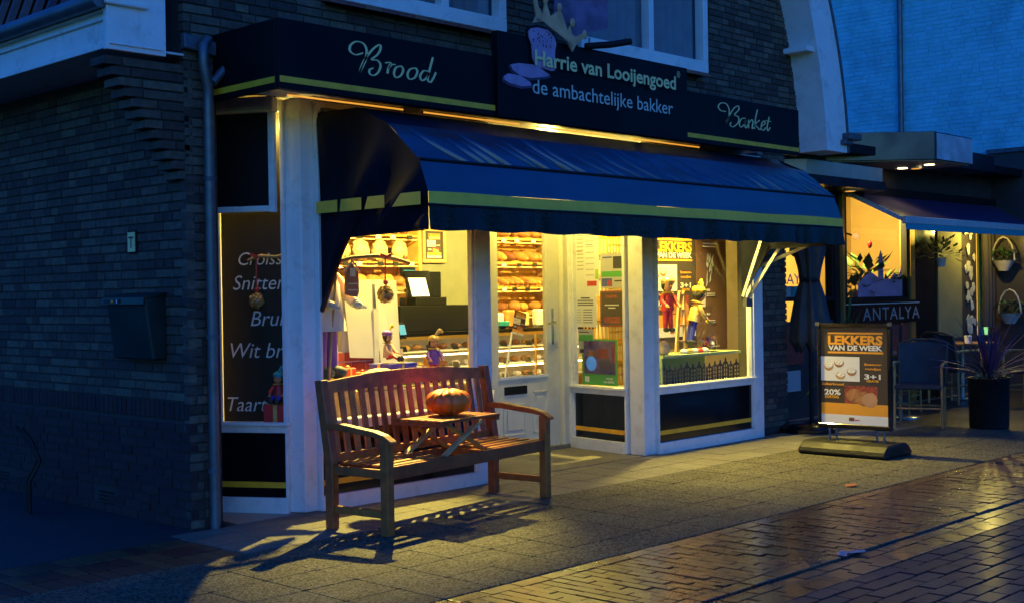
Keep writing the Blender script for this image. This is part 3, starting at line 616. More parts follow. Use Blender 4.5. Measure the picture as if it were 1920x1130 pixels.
# ---------------- side wall fittings
mbx=thing('mailbox','dark green wall mailbox on the brick side wall','mailbox',(4.28,7.44,1.06))
MB().prism([(0,1.07),(-.10,1.07),(-.155,1.44),(-.15,1.485),(0,1.50)],(4.283,7.19,0),XP,ZP,YP,.50).build('body','mail_green',mbx,bev=.012)
MB().prism([(0,1.505),(-.175,1.475),(-.18,1.425),(-.168,1.425),(-.165,1.463),(0,1.49)],(4.283,7.175,0),XP,ZP,YP,.53).build('lid','mail_green',mbx,bev=.004)
MB().box(4.095,4.103,7.47,7.66,1.435,1.463).build('sticker','ink',mbx); MB().box(4.093,4.095,7.53,7.56,1.44,1.458).build('sticker_print','ink_orange',mbx); MB().box(4.093,4.095,7.48,7.49,1.437,1.46).build('sticker_print','paper',mbx)
npl=thing('name_plate','small yellowish plate with a T on the brick side wall','plate',(4.275,7.59,1.76))
MB().box(4.268,4.284,7.535,7.645,1.765,1.915).build('backing','black_matte',npl,bev=.004); MB().box(4.264,4.268,7.545,7.635,1.775,1.905).build('plate','gold_letter',npl)
MB().box(4.262,4.264,7.56,7.62,1.865,1.875).box(4.262,4.264,7.585,7.595,1.80,1.865).build('lettering','ink',npl)
hp=MB().tube([(3.95,8.50,0),(3.95,8.50,.22),(4.0,8.44,.36),(3.96,8.50,.50),(3.93,8.62,.58)],.013,8).tube([(3.90,8.36,0),(3.90,8.36,.22),(3.96,8.32,.36),(3.92,8.36,.50),(3.90,8.46,.58)],.013,8)
one('bicycle_hoop',hp,'black_rubber','bent metal bicycle hoop on the ground by the side wall','bike rack',smooth=True)
# ================================================================ BENCH AND PUMPKIN
bn=thing('garden_bench','brown slatted wooden bench with flip-up middle table before the bakery window','bench',(0,0,0),local=True)
BL,BD=1.70,.46
def bleg(u,v,z1,rake=0): return MB().add([(u+a,v+b+(rake if t else 0),z1 if t else 0) for t in (0,1) for a,b in ((-.032,-.03),(.032,-.03),(.032,.03),(-.032,.03))],[(0,1,2,3),(4,7,6,5),(0,4,5,1),(1,5,6,2),(2,6,7,3),(3,7,4,0)])
for u in (0,BL):
    bleg(u,0,.585).build('leg','teak',bn,bev=.004)
    MB().prism([(-.03,0),(.035,0),(.035,.40),(.115,.93),(.055,.935),(-.03,.42)],(u-.03,BD,0),YP,ZP,XP,.06).build('leg','teak',bn,bev=.004)
    MB().box(u-.018,u+.018,.03,BD-.03,.105,.15).build('stretcher','teak',bn,bev=.003)
    MB().box(u-.016,u+.016,.03,BD-.02,.345,.40).build('side_rail','teak',bn,bev=.003)
    pts=[(BD+.03,.665),(BD-.10,.665),(.20,.645),(.08,.632),(.0,.610),(-.06,.575),(-.068,.558),(-.04,.562),(0,.583),(.08,.598),(.20,.608),(BD-.1,.625),(BD+.02,.625)]
    MB().prism(pts,(u-.033,0,0),YP,ZP,XP,.066).build('armrest','teak',bn,bev=.005)
MB().box(.03,BL-.03,-.014,.014,.335,.415).build('front_rail','teak',bn,bev=.003)
MB().box(.03,BL-.03,BD-.03,BD,.335,.40).build('rear_rail','teak',bn,bev=.003)
for a,b in ((.035,.60),(1.10,BL-.035)):
    for k in range(5): MB().box(a,b,.018+k*.09,.068+k*.09,.406,.42).build('seat_slat','teak',bn,bev=.003)
for u in (.60,1.10): MB().box(u-.015,u+.015,.015,BD-.03,.35,.40).build('cross_rail','teak',bn,bev=.002)
def by(z): return BD+.02+(z-.42)*.15
n=17
for k in range(n):
    u=.085+k*(BL-.17)/(n-1); tz=.865+.03*math.sin(math.pi*u/BL)
    MB().add([(u+a,by(z)+b,z) for z in (.44,tz) for a,b in ((-.024,-.008),(.024,-.008),(.024,.008),(-.024,.008))],[(0,1,2,3),(4,7,6,5),(0,4,5,1),(1,5,6,2),(2,6,7,3),(3,7,4,0)]).build('back_slat','teak',bn,bev=.002)
MB().box(.03,BL-.03,by(.43)-.014,by(.43)+.014,.415,.465).build('back_rail','teak',bn,bev=.003)
tr=MB(); N=16
for i in range(N):
    u0,u1=.03+(BL-.06)*i/N,.03+(BL-.06)*(i+1)/N; f=lambda u:.045*math.sin(math.pi*u/BL)
    vs=[]
    for u in (u0,u1):
        for z in (.845+.3*f(u),.915+f(u)):
            for b in (-.016,.016): vs.append((u,by(z)+b,z))
    tr.add(vs,[(0,1,3,2),(0,4,5,1),(2,3,7,6),(0,2,6,4),(1,5,7,3)]+([(4,6,7,5)] if i==N-1 else []))
tr.build('top_rail','teak',bn)
TZ=.64
tt=MB().box(.54,.58,.0,.44,TZ-.035,TZ-.012).box(1.12,1.16,.0,.44,TZ-.035,TZ-.012).build('table_frame','teak',bn,bev=.002)
for k in range(6): MB().box(.535,1.165,.0+k*.075,.062+k*.075,TZ-.012,TZ+.008).build('table_slat','teak',tt,bev=.003)
for v in (.06,.38):
    MB().bar((.60,v,.40),(1.02,v,TZ-.03),.02,.035,(0,1,0)).build('table_leg','light_wood',bn); MB().bar((1.10,v+.025,.40),(.68,v+.025,TZ-.03),.02,.035,(0,1,0)).build('table_leg','teak',bn)
bn.location=(4.95,5.82,0); bn.rotation_euler=(0,0,math.radians(8.0))
pk=thing('pumpkin','squat orange pumpkin on the small bench table','pumpkin',(0,0,0),local=True)
def pf(d):
    a=math.atan2(d.y,d.x); rib=.93+.085*abs(math.sin(a*6))**.5; return (rib if abs(d.z)<.97 else 1)*(1-.22*max(0,abs(d.z)-.6))+.02*noise.noise(d*3)
MB().ell((0,0,.092),.158,.15,.098,96,18,pf).build('body','pumpkin',pk,smooth=2)
MB().tube([(0,0,.145),(.004,.002,.172),(.012,-.004,.195)],[.016,.010,.013],8).build('stem','stem',pk,smooth=True)
pk.location=(5.80,6.17,TZ+.008)
# ================================================================ POSTER DESIGN (offer of the week)
def offer(par,o,u,v,w,h,nn,big=True):
    """printed offer poster in frame o (top left), u right, v up; printed shapes lie on the sheet"""
    o,u,v,nn=Vector(o),Vector(u),Vector(v),Vector(nn)
    def rect(a,b,c,d,m,e,name='print'): return MB().add([o+u*(w*x)+v*(-h*y)+nn*e for x,y in ((a,c),(b,c),(b,d),(a,d))],[(0,1,2,3)]).build(name,m,par)
    rect(0,1,0,1,'poster_brown',.0005,'sheet')
    rect(.11,.94,.045,.064,'ink_orange',.0015); rect(.11,.94,.245,.266,'ink_orange',.0015)
    def tx(s,x,y,hh,ww,m,b=.03): lettering(par,s,o+u*(w*x)-v*(h*y)+nn*.0025,u,v,h*hh,w*ww,m,bold=b)
    tx('LEKKERS',.115,.170,.088,.82,'ink_orange',.045); tx('VAN DE WEEK',.12,.232,.05,.81,'paper',.04)
    rect(0,.59,.30,.555,'paper',.0015)
    for x,y in ((.12,.40),(.28,.365),(.30,.49),(.47,.45)):
        k=[(math.cos(t*.5236),math.sin(t*.5236)) for t in range(12)]
        MB().add([o+u*(w*x+w*.075*a)-v*(h*y-h*.048*b)+nn*.0022 for a,b in k],[tuple(range(12))]).build('print','bread',par)
        MB().add([o+u*(w*x+w*.066*a)-v*(h*(y-.012)-h*.036*b)+nn*.003 for a,b in k],[tuple(range(12))]).build('print','sugar',par)
    if big:
        tx('Sneeuw-',.66,.385,.024,.26,'ink_orange'); tx('rondjes',.675,.43,.024,.23,'ink_orange'); tx('GRATIS',.69,.555,.022,.18,'gold')
        tx('Suikerbrood',.01,.60,.024,.34,'ink_orange'); tx('KORTING',.06,.735,.026,.21,'gold')
    tx('3+1',.66,.525,.05,.24,'paper',.03); tx('20%',.05,.70,.056,.25,'paper',.03)
    rect(.36,.85,.60,.80,'poster_red',.0012)
    for x,y,a in ((.5,.70,.1),(.62,.73,.4),(.73,.74,.2)):
        k=[(math.cos(t*.5236),math.sin(t*.5236)) for t in range(12)]
        MB().add([o+u*(w*x+w*.12*p)-v*(h*y-h*.075*q*(1+a*p))+nn*(.0018+.0003*x) for p,q in k],[tuple(range(12))]).build('print',('bread_dark','bread','skin_cloth')[int(a*10)%3],par)
    rect(0,1,.785,.905,'ink_orange',.0018); rect(0,1,.905,1,'paper',.0018)
    rect(.42,.5,.93,.965,'bread_dark',.0025); rect(.505,.58,.948,.958,'ink_red',.0025)
# ================================================================ SHOP INTERIOR
BX('display_ledge',5.20,6.88,6.96,7.75,.50,.575,'white_card',bk); BX('display_ledge',9.1,10.8,6.96,7.6,.50,.57,'white_card',bk)
# chalk board behind the narrow pane
cb=thing('lettered_board','dark brown board with white handwritten bread names behind the left window','board',(5.05,7.25,.55))
A=Vector((4.93,7.475,0)); d=Vector((.497,-.868,0)); nn=Vector((-.868,-.497,0))
MB().obox(A,d,nn,ZP,-.04,.52,-.02,0,.55,2.75).build('panel','board_brown',cb)
for s,a,z,hh in (('Croissant',.09,1.685,.09),('Snitten',.045,1.515,.10),('Bruin',.175,1.265,.105),('Wit brood',.02,1.045,.105),('Taart',-.01,.675,.10),('Mais',.42,1.95,.1)):
    lettering(cb,s,A+d*a+nn*.003+ZP*z,d,ZP,hh,None,'chalk',bold=-.004,shear=.25)
MB().obox(A+d*.52,d,nn,ZP,0,.01,-.6,.0,.55,2.75).build('return_panel','board_brown',cb)
# helper builders for the window decoration
def ribbon(par,p,q,m='red',w=.02): 
    MB().bar(p,q,w,.003).build('ribbon',m,par)
def branch(label,pts,r):
    return one('hanging_branch',MB().tube(pts,r,8),'branch',label,'branch',smooth=True)
branch('bare wooden branch hung as decoration in the narrow left window',[(4.98,7.30,1.715),(5.03,7.22,1.745),(5.09,7.12,1.735),(5.16,7.02,1.765)],[.008,.013,.011,.009])
branch('long wooden branch hung across the wide left window',[(5.40,7.06,1.66),(5.55,7.06,1.70),(5.70,7.05,1.735),(5.92,7.05,1.75),(6.10,7.06,1.735),(6.25,7.05,1.70)],[.012,.016,.014,.015,.017,.014])
def nutbag(label,c,r,top):
    t=thing('nut_bag',label,'bag',c,'bags of nuts hung in the window'); c=Vector(c); rr=random.Random(int(c.x*100))
    for i in range(46):
        ph=math.acos(1-2*(i+.5)/46); th=math.pi*(1+5**.5)*i; dd=Vector((math.sin(ph)*math.cos(th),math.sin(ph)*math.sin(th),math.cos(ph)*1.05))*r*rr.uniform(.66,.80)
        MB().ell(c+dd,r*.25,r*.22,r*.27,7,5).build('nut','nuts',t,smooth=True)
    MB().lathe([(r*.5,-r),(r*.95,-r*.6),(r,0),(r*.75,r*.6),(r*.2,r*1.3),(r*.35,r*1.9)],14,c).build('film','plastic_film',t,smooth=True)
    MB().tube([c+Vector((0,0,r*1.3)),c+Vector((.004,0,top-c.z))],.006,6).build('ribbon','red',t); MB().ell(c+Vector((0,-.005,r*1.35)),.022,.015,.02,8,6).build('bow','red',t)
    for s in (-1,1): MB().bar(c+Vector((0,-.01,top-c.z)),c+Vector((s*.05,-.012,top-c.z+.012)),.012,.02).build('bow','red',t)
nutbag('cellophane bag of nuts on red ribbon in the narrow left window',(5.01,7.24,1.44),.055,1.74)
nutbag('cellophane bag of nuts on red ribbon in the wide left window',(6.0,7.04,1.47),.065,1.745)
gh=thing('gingerbread_house','brown gingerbread house hanging from the branch in the window','decoration',(5.68,7.05,1.45))
MB().prism([(5.625,1.47),(5.735,1.45),(5.75,1.49),(5.75,1.63),(5.69,1.70),(5.625,1.63)],(0,7.05,0),XP,ZP,YN,.014).build('body','gingerbread',gh,bev=.003)
MB().prism([(5.615,1.63),(5.69,1.705),(5.76,1.625),(5.76,1.64),(5.69,1.72),(5.61,1.645)],(0,7.036,0),XP,ZP,YN,.004).build('icing_roof','sugar',gh)
MB().box(5.667,5.713,7.030,7.036,1.60,1.66).box(5.65,5.73,7.030,7.036,1.545,1.553).box(5.65,5.73,7.030,7.036,1.50,1.508).build('icing','sugar',gh)
MB().tube([(5.69,7.045,1.70),(5.69,7.05,1.735)],.003,5).build('hook','ink',gh)
def doll(label,loc,H,rotz=0,shirt='red',pants='purple',cap='blue',feather='yellow',collar='gold_foil',sit=False,shoes='ink',coat=None,tilt=0,group=None):
    """small stuffed cloth doll; one body mesh, clothing and cap as parts"""
    t=thing('cloth_doll',label,'doll',(0,0,0),group,local=True); h=H
    hip=.40*h if not sit else .14*h
    b=MB().ell((0,0,hip+.16*h),.115*h,.085*h,.19*h,12,8)
    for s in (-1,1):
        if sit: b.tube([(s*.05*h,0,hip),(s*.075*h,-.17*h,hip+.05*h),(s*.08*h,-.30*h,hip-.02*h)],[.05*h,.045*h,.035*h],8)
        else: b.tube([(s*.05*h,0,hip+.05*h),(s*.06*h,0,.22*h),(s*.065*h,-.01*h,.06*h)],[.058*h,.05*h,.04*h],8)
    b.build('body',pants,t,smooth=True)
    if coat: MB().lathe([(.165*h,hip-.08*h),(.14*h,hip+.08*h),(.115*h,hip+.22*h),(.06*h,hip+.34*h)],14,(0,0,0),1,.8).build('coat',coat,t,smooth=True)
    else: MB().lathe([(.135*h,hip+.0*h),(.125*h,hip+.10*h),(.12*h,hip+.22*h),(.06*h,hip+.33*h)],14,(0,0,0),1,.8).build('tunic',shirt,t,smooth=True)
    for s in (-1,1):
        MB().tube([(s*.10*h,0,hip+.28*h),(s*.17*h,-.05*h,hip+.17*h),(s*.15*h,-.14*h,hip+.10*h)],[.045*h,.045*h,.035*h],8).build('sleeve',coat or shirt,t,smooth=True)
        hd=MB().ell((s*.148*h,-.165*h,hip+.09*h),.032*h,.036*h,.03*h,8,6)
        for k in range(4): hd.tube([(s*.148*h+(k-1.5)*.016*h,-.18*h,hip+.085*h),(s*.148*h+(k-1.5)*.02*h,-.215*h,hip+.07*h)],.008*h,5)
        hd.build('hand','fabric_white' if coat else 'skin_cloth',t,smooth=True)
        z=(.045*h if not sit else hip-.02*h); y=-.04*h if not sit else -.33*h
        MB().ell((s*.068*h,y,z),.05*h,.085*h if not sit else .05*h,.045*h if not sit else .075*h,10,6).build('shoe',shoes,t,smooth=True)
    MB().lathe([(.06*h,-.02*h),(.13*h,0),(.06*h,.03*h)],14,(0,0,hip+.335*h)).build('collar',collar,t,smooth=True)
    hz=hip+.46*h
    hdm=MB().ell((0,-.01*h,hz),.095*h,.095*h,.11*h,14,10).ell((0,-.105*h,hz-.01*h),.016*h,.02*h,.018*h,6,5); hdm.build('head','skin_cloth',t,smooth=True)
    MB().ell((-.035*h,-.095*h,hz+.02*h),.012*h,.01*h,.014*h,6,4).ell((.035*h,-.095*h,hz+.02*h),.012*h,.01*h,.014*h,6,4).build('eyes','ink',t); MB().ell((0,-.097*h,hz-.045*h),.03*h,.01*h,.01*h,8,4).build('mouth','red',t)
    MB().ell((0,.02*h,hz+.01*h),.108*h,.10*h,.115*h,12,8,lambda q:1+.12*noise.noise(q*4)).build('hair','dark_hair',t,smooth=True)
    MB().ell((.01*h,.015*h,hz+.085*h),.125*h,.12*h,.085*h,16,8,lambda q:1+.07*math.sin(6*math.atan2(q.y,q.x))).build('cap',cap,t,smooth=True)
    if feather:
        f=MB()
        for k in range(12):
            s=k/11; f.ell((.02*h+.17*h*s,-.04*h,hz+.13*h+.13*h*math.sin(2.3*s)),.035*h*(1.1-.5*s),.02*h,.055*h*math.sin(.5+2.2*s),7,5)
        f.build('feather',feather,t,smooth=True)
    t.location=loc; t.rotation_euler=(tilt,0,rotz); return t
def gift(label,c,s,m,rib,rz=0):
    t=thing('gift_box',label,'box',(0,0,0),local=True); a,b,hh=s
    MB().box(-a/2,a/2,-b/2,b/2,0,hh).build('box',m,t,bev=.002); MB().box(-a/2-.004,a/2+.004,-b/2-.004,b/2+.004,hh*.72,hh+.003).build('lid',m,t,bev=.002)
    MB().box(-.014,.014,-b/2-.006,b/2+.006,0,hh+.006).build('ribbon',rib,t); MB().box(-a/2-.006,a/2+.006,-.014,.014,0,hh+.006).build('ribbon',rib,t)
    t.location=c; t.rotation_euler=(0,0,rz); return t
RZ=math.radians(-45)
gift('red gift box with gold ribbon in the narrow left window',(5.075,7.09,.60),(.17,.13,.125),'red','gold_foil',math.radians(-60))
doll('small cloth doll with teal feathered cap seated on the red gift box',(5.07,7.09,.725),.30,math.radians(-55),'red','blue','teal','teal',sit=True)
one('wooden_crate',MB().box(5.42,5.74,7.08,7.11,.576,.85).box(5.42,5.74,7.29,7.32,.576,.85).box(5.42,5.45,7.11,7.29,.576,.85).box(5.71,5.74,7.11,7.29,.576,.85).box(5.42,5.74,7.08,7.32,.851,.868),'light_wood','plain light wooden crate under the white-coated doll','crate')
doll('tall cloth doll in white coat and purple trousers on the wooden crate',(5.545,7.18,.868),1.08,math.radians(15),'fabric_white','purple','tan_cloth',None,collar='red',shoes='shoe_green',coat='fabric_white')
one('walking_staff',MB().tube([(5.44,7.03,.62),(5.50,7.05,1.15),(5.56,7.06,1.62)],.010,8),'branch','thin wooden staff leaning beside the white-coated doll','staff',smooth=True)
wb=thing('chimney_prop','mock chimney of red brick print under a tall white cover in the window','prop',(6.4,7.7,.575))
MB().box(6.06,6.74,7.70,8.05,.575,1.03).build('joints','joint_print',wb)
for r in range(6):
    for c in range(5):
        x0=6.06+c*.145-(r%2)*.07; x1=x0+.135; x0,x1=max(x0,6.06),min(x1,6.74)
        if x1-x0>.03: MB().box(x0,x1,7.692,7.70,.582+r*.075,.647+r*.075).build('brick','red_brick_print',wb)
MB().add([(6.12,7.69,1.59),(6.41,7.685,1.588),(6.40,7.66,.97),(6.16,7.665,.985)],[(0,1,2,3)]).build('cover','white_card',wb)
MB().add([(6.44,7.69,1.588),(6.67,7.69,1.582),(6.69,7.67,.88),(6.46,7.65,.90)],[(0,1,2,3)]).build('cover','white_card',wb)
MB().box(6.12,6.67,7.71,8.04,1.03,1.585).build('white_box','white_card',wb)
MB().box(6.40,6.45,7.655,7.67,.86,1.36).build('white_strip','white_paint',wb)
gift('dark blue gift box with gold ribbon in the wide left window',(6.20,7.20,.86),(.30,.20,.09),'blue','gold_foil',.1)
doll('small cloth doll with purple cap and yellow feather on the blue gift box',(6.15,7.20,.95),.33,math.radians(20),'tan_cloth','red','purple','yellow',sit=True)
doll('small cloth doll with gold cap near the payment terminal',(6.62,7.20,.78),.36,math.radians(-20),'purple','red','gold_foil','gold_foil')
one('burlap_sack',MB().ell((5.98,7.10,.84),.19,.10,.09,14,8,lambda q:1+.12*noise.noise(q*3)).ell((5.80,7.08,.82),.06,.05,.06,8,6),'tan_cloth','tan cloth sack lying in the wide left window','sack',smooth=2)
st=thing('striped_cushion','red and white striped parcel lying beside the tan sack','parcel',(6.33,7.15,.80))
for k in range(8): MB().ell((6.23+k*.03,7.15,.85),.018,.07,.05*(1-.25*abs(k-3.5)/3.5),8,6).build('stripe','red' if k%2 else 'fabric_white',st,smooth=True)
one('display_step',MB().box(5.76,6.72,7.02,7.40,.576,.77),'tan_cloth','low cloth-covered step under the toys in the wide left window','step')
# counter, register, shelves
ct=thing('display_counter','long glass bakery counter with lit shelves and black top','counter',(8.9,9.3,0))
MB().box(7.95,10.9,9.25,9.75,0,.55).build('base','shelf_wood',ct); MB().box(7.93,10.92,9.15,9.85,1.06,1.10).build('top','black_gloss',ct,bev=.004)
MB().box(7.96,10.9,9.16,9.165,.55,1.06).build('front_glass','glass',ct)
for z in (.56,.72,.90):
    MB().box(7.97,10.9,9.2,9.72,z,z+.012).build('shelf','white_card',ct)
    if z<.9: MB().tube([(8.0,9.23,z+.145),(10.85,9.23,z+.145)],.008,6).build('shelf_light','lamp_white',ct)
MB().box(7.95,10.9,9.15,9.17,1.03,1.06).build('rail','brass',ct); MB().box(7.95,10.9,9.15,9.17,.535,.56).build('rail','brass',ct)
for x in (7.95,8.9,9.9,10.88): MB().box(x,x+.02,9.15,9.172,.56,1.03).build('rail','brass',ct)
MB().box(7.97,10.9,9.73,9.75,.55,1.06).build('back_panel','cream_wall',ct)
MB().tube([(8.0,9.24,1.045),(10.85,9.24,1.045)],.012,6).build('shelf_light','lamp_white',ct)
k=0
for z in (.572,.732,.912):
    for i in range(16):
        x=8.08+i*.178+R_.uniform(-.02,.02); k+=1
        m=R_.choice(('bread','bread_dark','sugar','crate_yellow'))
        one('pastry',MB().ell((x,9.42,z+.03),.05,.06,.032,10,6,lambda q:1+.1*noise.noise(q*5+Vector((k,0,0)))),m,{'bread':'golden','bread_dark':'dark brown','sugar':'white sugared','crate_yellow':'yellow glazed'}[m]+' pastry on the '+{.572:'bottom',.732:'middle',.912:'top'}[z]+' shelf of the glass counter','pastry','pastries in the glass counter',smooth=2)
        if i%2==0: one('price_tag',MB().add([(x-.045,9.21,z),(x+.045,9.21,z),(x+.045,9.235,z+.055),(x-.045,9.235,z+.055)],[(0,1,2,3)]),'tag_black','small black price tag on the '+{.572:'bottom',.732:'middle',.912:'top'}[z]+' shelf of the glass counter','price tag','price tags in the glass counter')
one('counter_riser',MB().box(8.10,9.08,9.28,9.62,1.10,1.36),'black_matte','black raised box on the counter under the cash register','box',bev=.006)
cs=thing('cash_register','black touch-screen cash register on the counter','cash register',(8.6,9.42,1.36))
MB().box(8.36,8.78,9.34,9.6,1.36,1.44).build('base','black_matte',cs,bev=.006); MB().prism([(0,0),(.03,0),(.11,.27),(.08,.28)],(8.30,9.36,1.43),YP,ZP,XP,.33).build('screen_housing','black_gloss',cs,bev=.004)
MB().add([(8.325,9.358,1.45),(8.56,9.358,1.45),(8.56,9.43,1.67),(8.325,9.43,1.67)],[(0,1,2,3)]).build('screen','screen_white',cs)
MB().box(8.60,8.80,9.44,9.58,1.44,1.70).build('printer','black_matte',cs,bev=.008)
MB().box(8.33,8.50,9.50,9.55,1.655,1.745).build('customer_display','black_matte',cs,bev=.005); MB().box(8.345,8.485,9.496,9.499,1.69,1.715).build('display_text','screen_teal',cs); MB().box(8.40,8.42,9.51,9.54,1.44,1.66).build('stalk','black_matte',cs)
pt=thing('payment_terminal','small blue card terminal on a stand beside the counter','terminal',(7.9,9.0,0))
MB().tube([(7.92,9.1,1.0),(7.92,9.05,1.08)],.012,6).build('stand','steel',pt); MB().obox((7.85,9.02,1.05),XP,YP,Vector((0,.3,.95)).normalized(),0,.10,0,.03,0,.16).build('body','black_matte',pt,bev=.004); MB().obox((7.86,9.017,1.09),XP,YP,Vector((0,.3,.95)).normalized(),0,.08,-.003,0,0,.10).build('screen','screen_blue',pt)
BX('wall_panel',9.05,10.05,10.30,10.36,0,2.8,'grey_plaster',bk)
fp=thing('framed_poster','offer poster in wide golden wooden frame on the grey shop wall','picture',(9.48,10.28,1.83))
for a in (MB().box(9.30,9.65,10.26,10.29,2.17,2.21),MB().box(9.30,9.65,10.26,10.29,1.82,1.86),MB().box(9.30,9.34,10.26,10.29,1.86,2.17),MB().box(9.61,9.65,10.26,10.29,1.86,2.17)): a.build('frame','light_wood',fp,bev=.004)
MB().box(9.34,9.61,10.275,10.28,1.86,2.17).build('mount','ink',fp); offer(fp,(9.37,10.274,2.155),XP,ZP,.21,.28,YN,big=False)
def rack(label,x0,x1,zz,y0=9.98,y1=10.36):
    t=thing('bread_rack',label,'shelf',((x0+x1)/2,y1,0))
    for x in (x0,x1-.04): MB().box(x,x+.04,y0,y1,0,2.5).build('upright','shelf_wood',t)
    MB().box(x0,x1,y1-.02,y1,0.5,2.5).build('back_board','shelf_wood',t)
    for z in zz:
        for j in range(5): MB().box(x0+.04,x1-.04,y0+j*.075,y0+.055+j*.075,z+j*.018,z+.015+j*.018).build('shelf_slat','shelf_wood',t)
        MB().tube([(x0+.05,y0+.02,z-.03),(x1-.05,y0+.02,z-.03)],.008,6).build('shelf_light','lamp_warm',t)
    return t
rack('wooden bread rack with slatted shelves behind the cash register',7.55,9.02,(1.22,1.52,1.80,2.08)); rack('wooden bread rack with slatted shelves seen through the door',10.08,11.26,(1.22,1.52,1.80,2.08))
LM={}
for kind,(a,b,c_) in {'long':(.055,.15,.055),'round':(.085,.09,.062),'thin':(.035,.19,.038)}.items():
    for m in ('bread','bread_dark'):
        def lf_(q,kind=kind): 
            cut=.10*max(0,math.sin(q.y*9+q.x*2))**6*(q.z>.3) if kind!='round' else .10*(abs(q.x)<.12 or abs(q.y)<.12)*(q.z>.5)
            return 1+.07*noise.noise(q*3+Vector((a*50,0,0)))-cut
        lv=MB().ell((0,0,.045),a,b,c_,14,10,lf_); lv.v=[Vector((v.x,v.y,max(0,v.z))) for v in lv.v]
        me=lv.mesh('bread_loaf'); me.materials.append(M[m]); [setattr(p,'use_smooth',True) for p in me.polygons]; LM[kind,m]=me
for (x0,x1,lab) in ((7.62,8.96,'behind the cash register'),(10.14,11.2,'seen through the door')):
    for si,z in enumerate((1.27,1.57,1.85,2.13)):
        x=x0+.05; kind=('long','round','thin','long')[(si+(x0>9))%4]; st_={'long':.115,'round':.175,'thin':.08}[kind]; sn=('lowest','second','third','top')[si]
        while x<x1-.05:
            if R_.random()<.88:
                m=R_.choice(('bread','bread','bread_dark')); o=bpy.data.objects.new('bread_loaf',LM[kind,m]); k=R_.uniform(.82,1.15); o.location=(x,10.15+R_.uniform(-.03,.02),z+.01); o.rotation_euler=(.23,0,R_.uniform(-.3,.3)); o.scale=(k,k*R_.uniform(.9,1.1),k); link(o); tag(o,('golden' if m=='bread' else 'dark crusted')+f' {kind} bread loaf on the {sn} shelf of the rack '+lab,'bread','loaves on the rack '+lab)
            x+=st_*R_.uniform(.92,1.25)
for k,(x,z) in enumerate(((7.72,1.83),(7.95,1.83),(8.2,1.83),(8.45,1.83),(8.72,1.83),(8.1,2.10),(8.5,2.10))):
    t=thing('wrapped_bundle','pale cellophane wrapped bundle, '+('first','second','third','fourth','fifth','sixth','seventh')[k]+' from the left on the rack behind the register','bundle',(x,10.0,z),'wrapped bundles on the rack')
    MB().ell((x,10.0,z+.10),.10,.07,.11,14,10,lambda q:1+.3*noise.noise(q*2.5+Vector((k*3,0,0)))).build('filling','straw',t,smooth=True)
    MB().lathe([(.03,.19),(.02,.21),(.06,.27),(.08,.30)],12,(x,10.0,z)).build('gathered_top','plastic_film',t,smooth=True); MB().lathe([(.024,.195),(.026,.205),(.024,.215)],10,(x,10.0,z)).build('tie','gold_foil',t)
for i,(x,m,s) in enumerate(((9.62,'paper','white'),(9.80,'bread','golden'),(10.02,'tan_cloth','tan'),(10.28,'paper','pale'))):
    one('bread_bag',MB().box(x-.07,x+.07,9.4,9.5,1.10,1.26+.03*(i%2)),m,s+' paper bag standing on the counter behind the door','bag',bev=.02)
one('round_bowl',MB().lathe([(.02,0),(.07,.03),(.075,.07),(.06,.075)],14,(9.55,9.3,1.10)),'teal','teal round bowl on the counter behind the door','bowl',smooth=True)
one('glass_jar',MB().lathe([(.07,0),(.075,.02),(.075,.16),(.05,.19),(.055,.22)],14,(8.16,9.36,1.36)),'plastic_film','clear round jar beside the cash register','jar',smooth=True)
# offer card on a white stick inside the door
oc=thing('card_stand','small offer card tilted on a white stick inside the door glass','sign',(8.5,8.25,0))
MB().tube([(8.42,8.25,.0),(8.50,8.25,.71),(8.60,8.25,1.10)],.010,6).build('stick','white_paint',oc,smooth=True); MB().box(8.3,8.54,8.15,8.35,0,.02).build('foot','white_paint',oc)
a=math.radians(-12); offer(oc,(8.625,8.235,1.305),Vector((math.cos(a),0,math.sin(a))),Vector((-math.sin(a),0,math.cos(a)))*1.0,.165,.22,YN,big=False)
# papers on the return pane beside the door
rr0=Vector((9.022,7.84,0)); ru=Vector((-.125,-.822,0)).normalized(); rn=Vector((-.989,.15,0))
def paper(label,a,b,z0,z1,m,lines,name='notice',cat='notice',hdr=None):
    t=thing(name,label,cat,rr0+ru*a+ZP*z0); o=rr0-rn*.012
    MB().obox(o,ru,rn,ZP,a,b,-.0008,0,z0,z1).build('sheet',m,t)
    for (x0,x1,y0,y1,mm) in lines: MB().obox(o,ru,rn,ZP,a+(b-a)*x0,a+(b-a)*x1,0,.0012,z1-(z1-z0)*y1,z1-(z1-z0)*y0).build('print',mm,t)
    return t
paper('long pale pink price list taped high on the pane beside the door',.02,.36,1.44,2.03,'paper',[(.08,.36,.04+.06*k,.06+.06*k,'paper_grey') for k in range(10)]+[(.45,.8,.05+.09*k,.065+.09*k,'paper_grey') for k in range(8)]+[(.45,.75,.20,.21,'ink_blue'),(.08,.3,.30,.31,'ink_red'),(.5,.9,.78,.86,'ink_red'),(.85,.98,.6,.75,'lime')])
paper('printed flyer with green band on the pane beside the door',.38,.70,1.50,1.82,'paper_grey',[(.1,.5,.1,.14,'ink_blue'),(.55,.98,.1,.45,'ink'),(.05,.98,.52,.68,'ink_green'),(.05,.5,.72,.95,'ink_blue'),(.3,.45,.78,.95,'ink_red'),(.6,.9,.78,.82,'ink')])
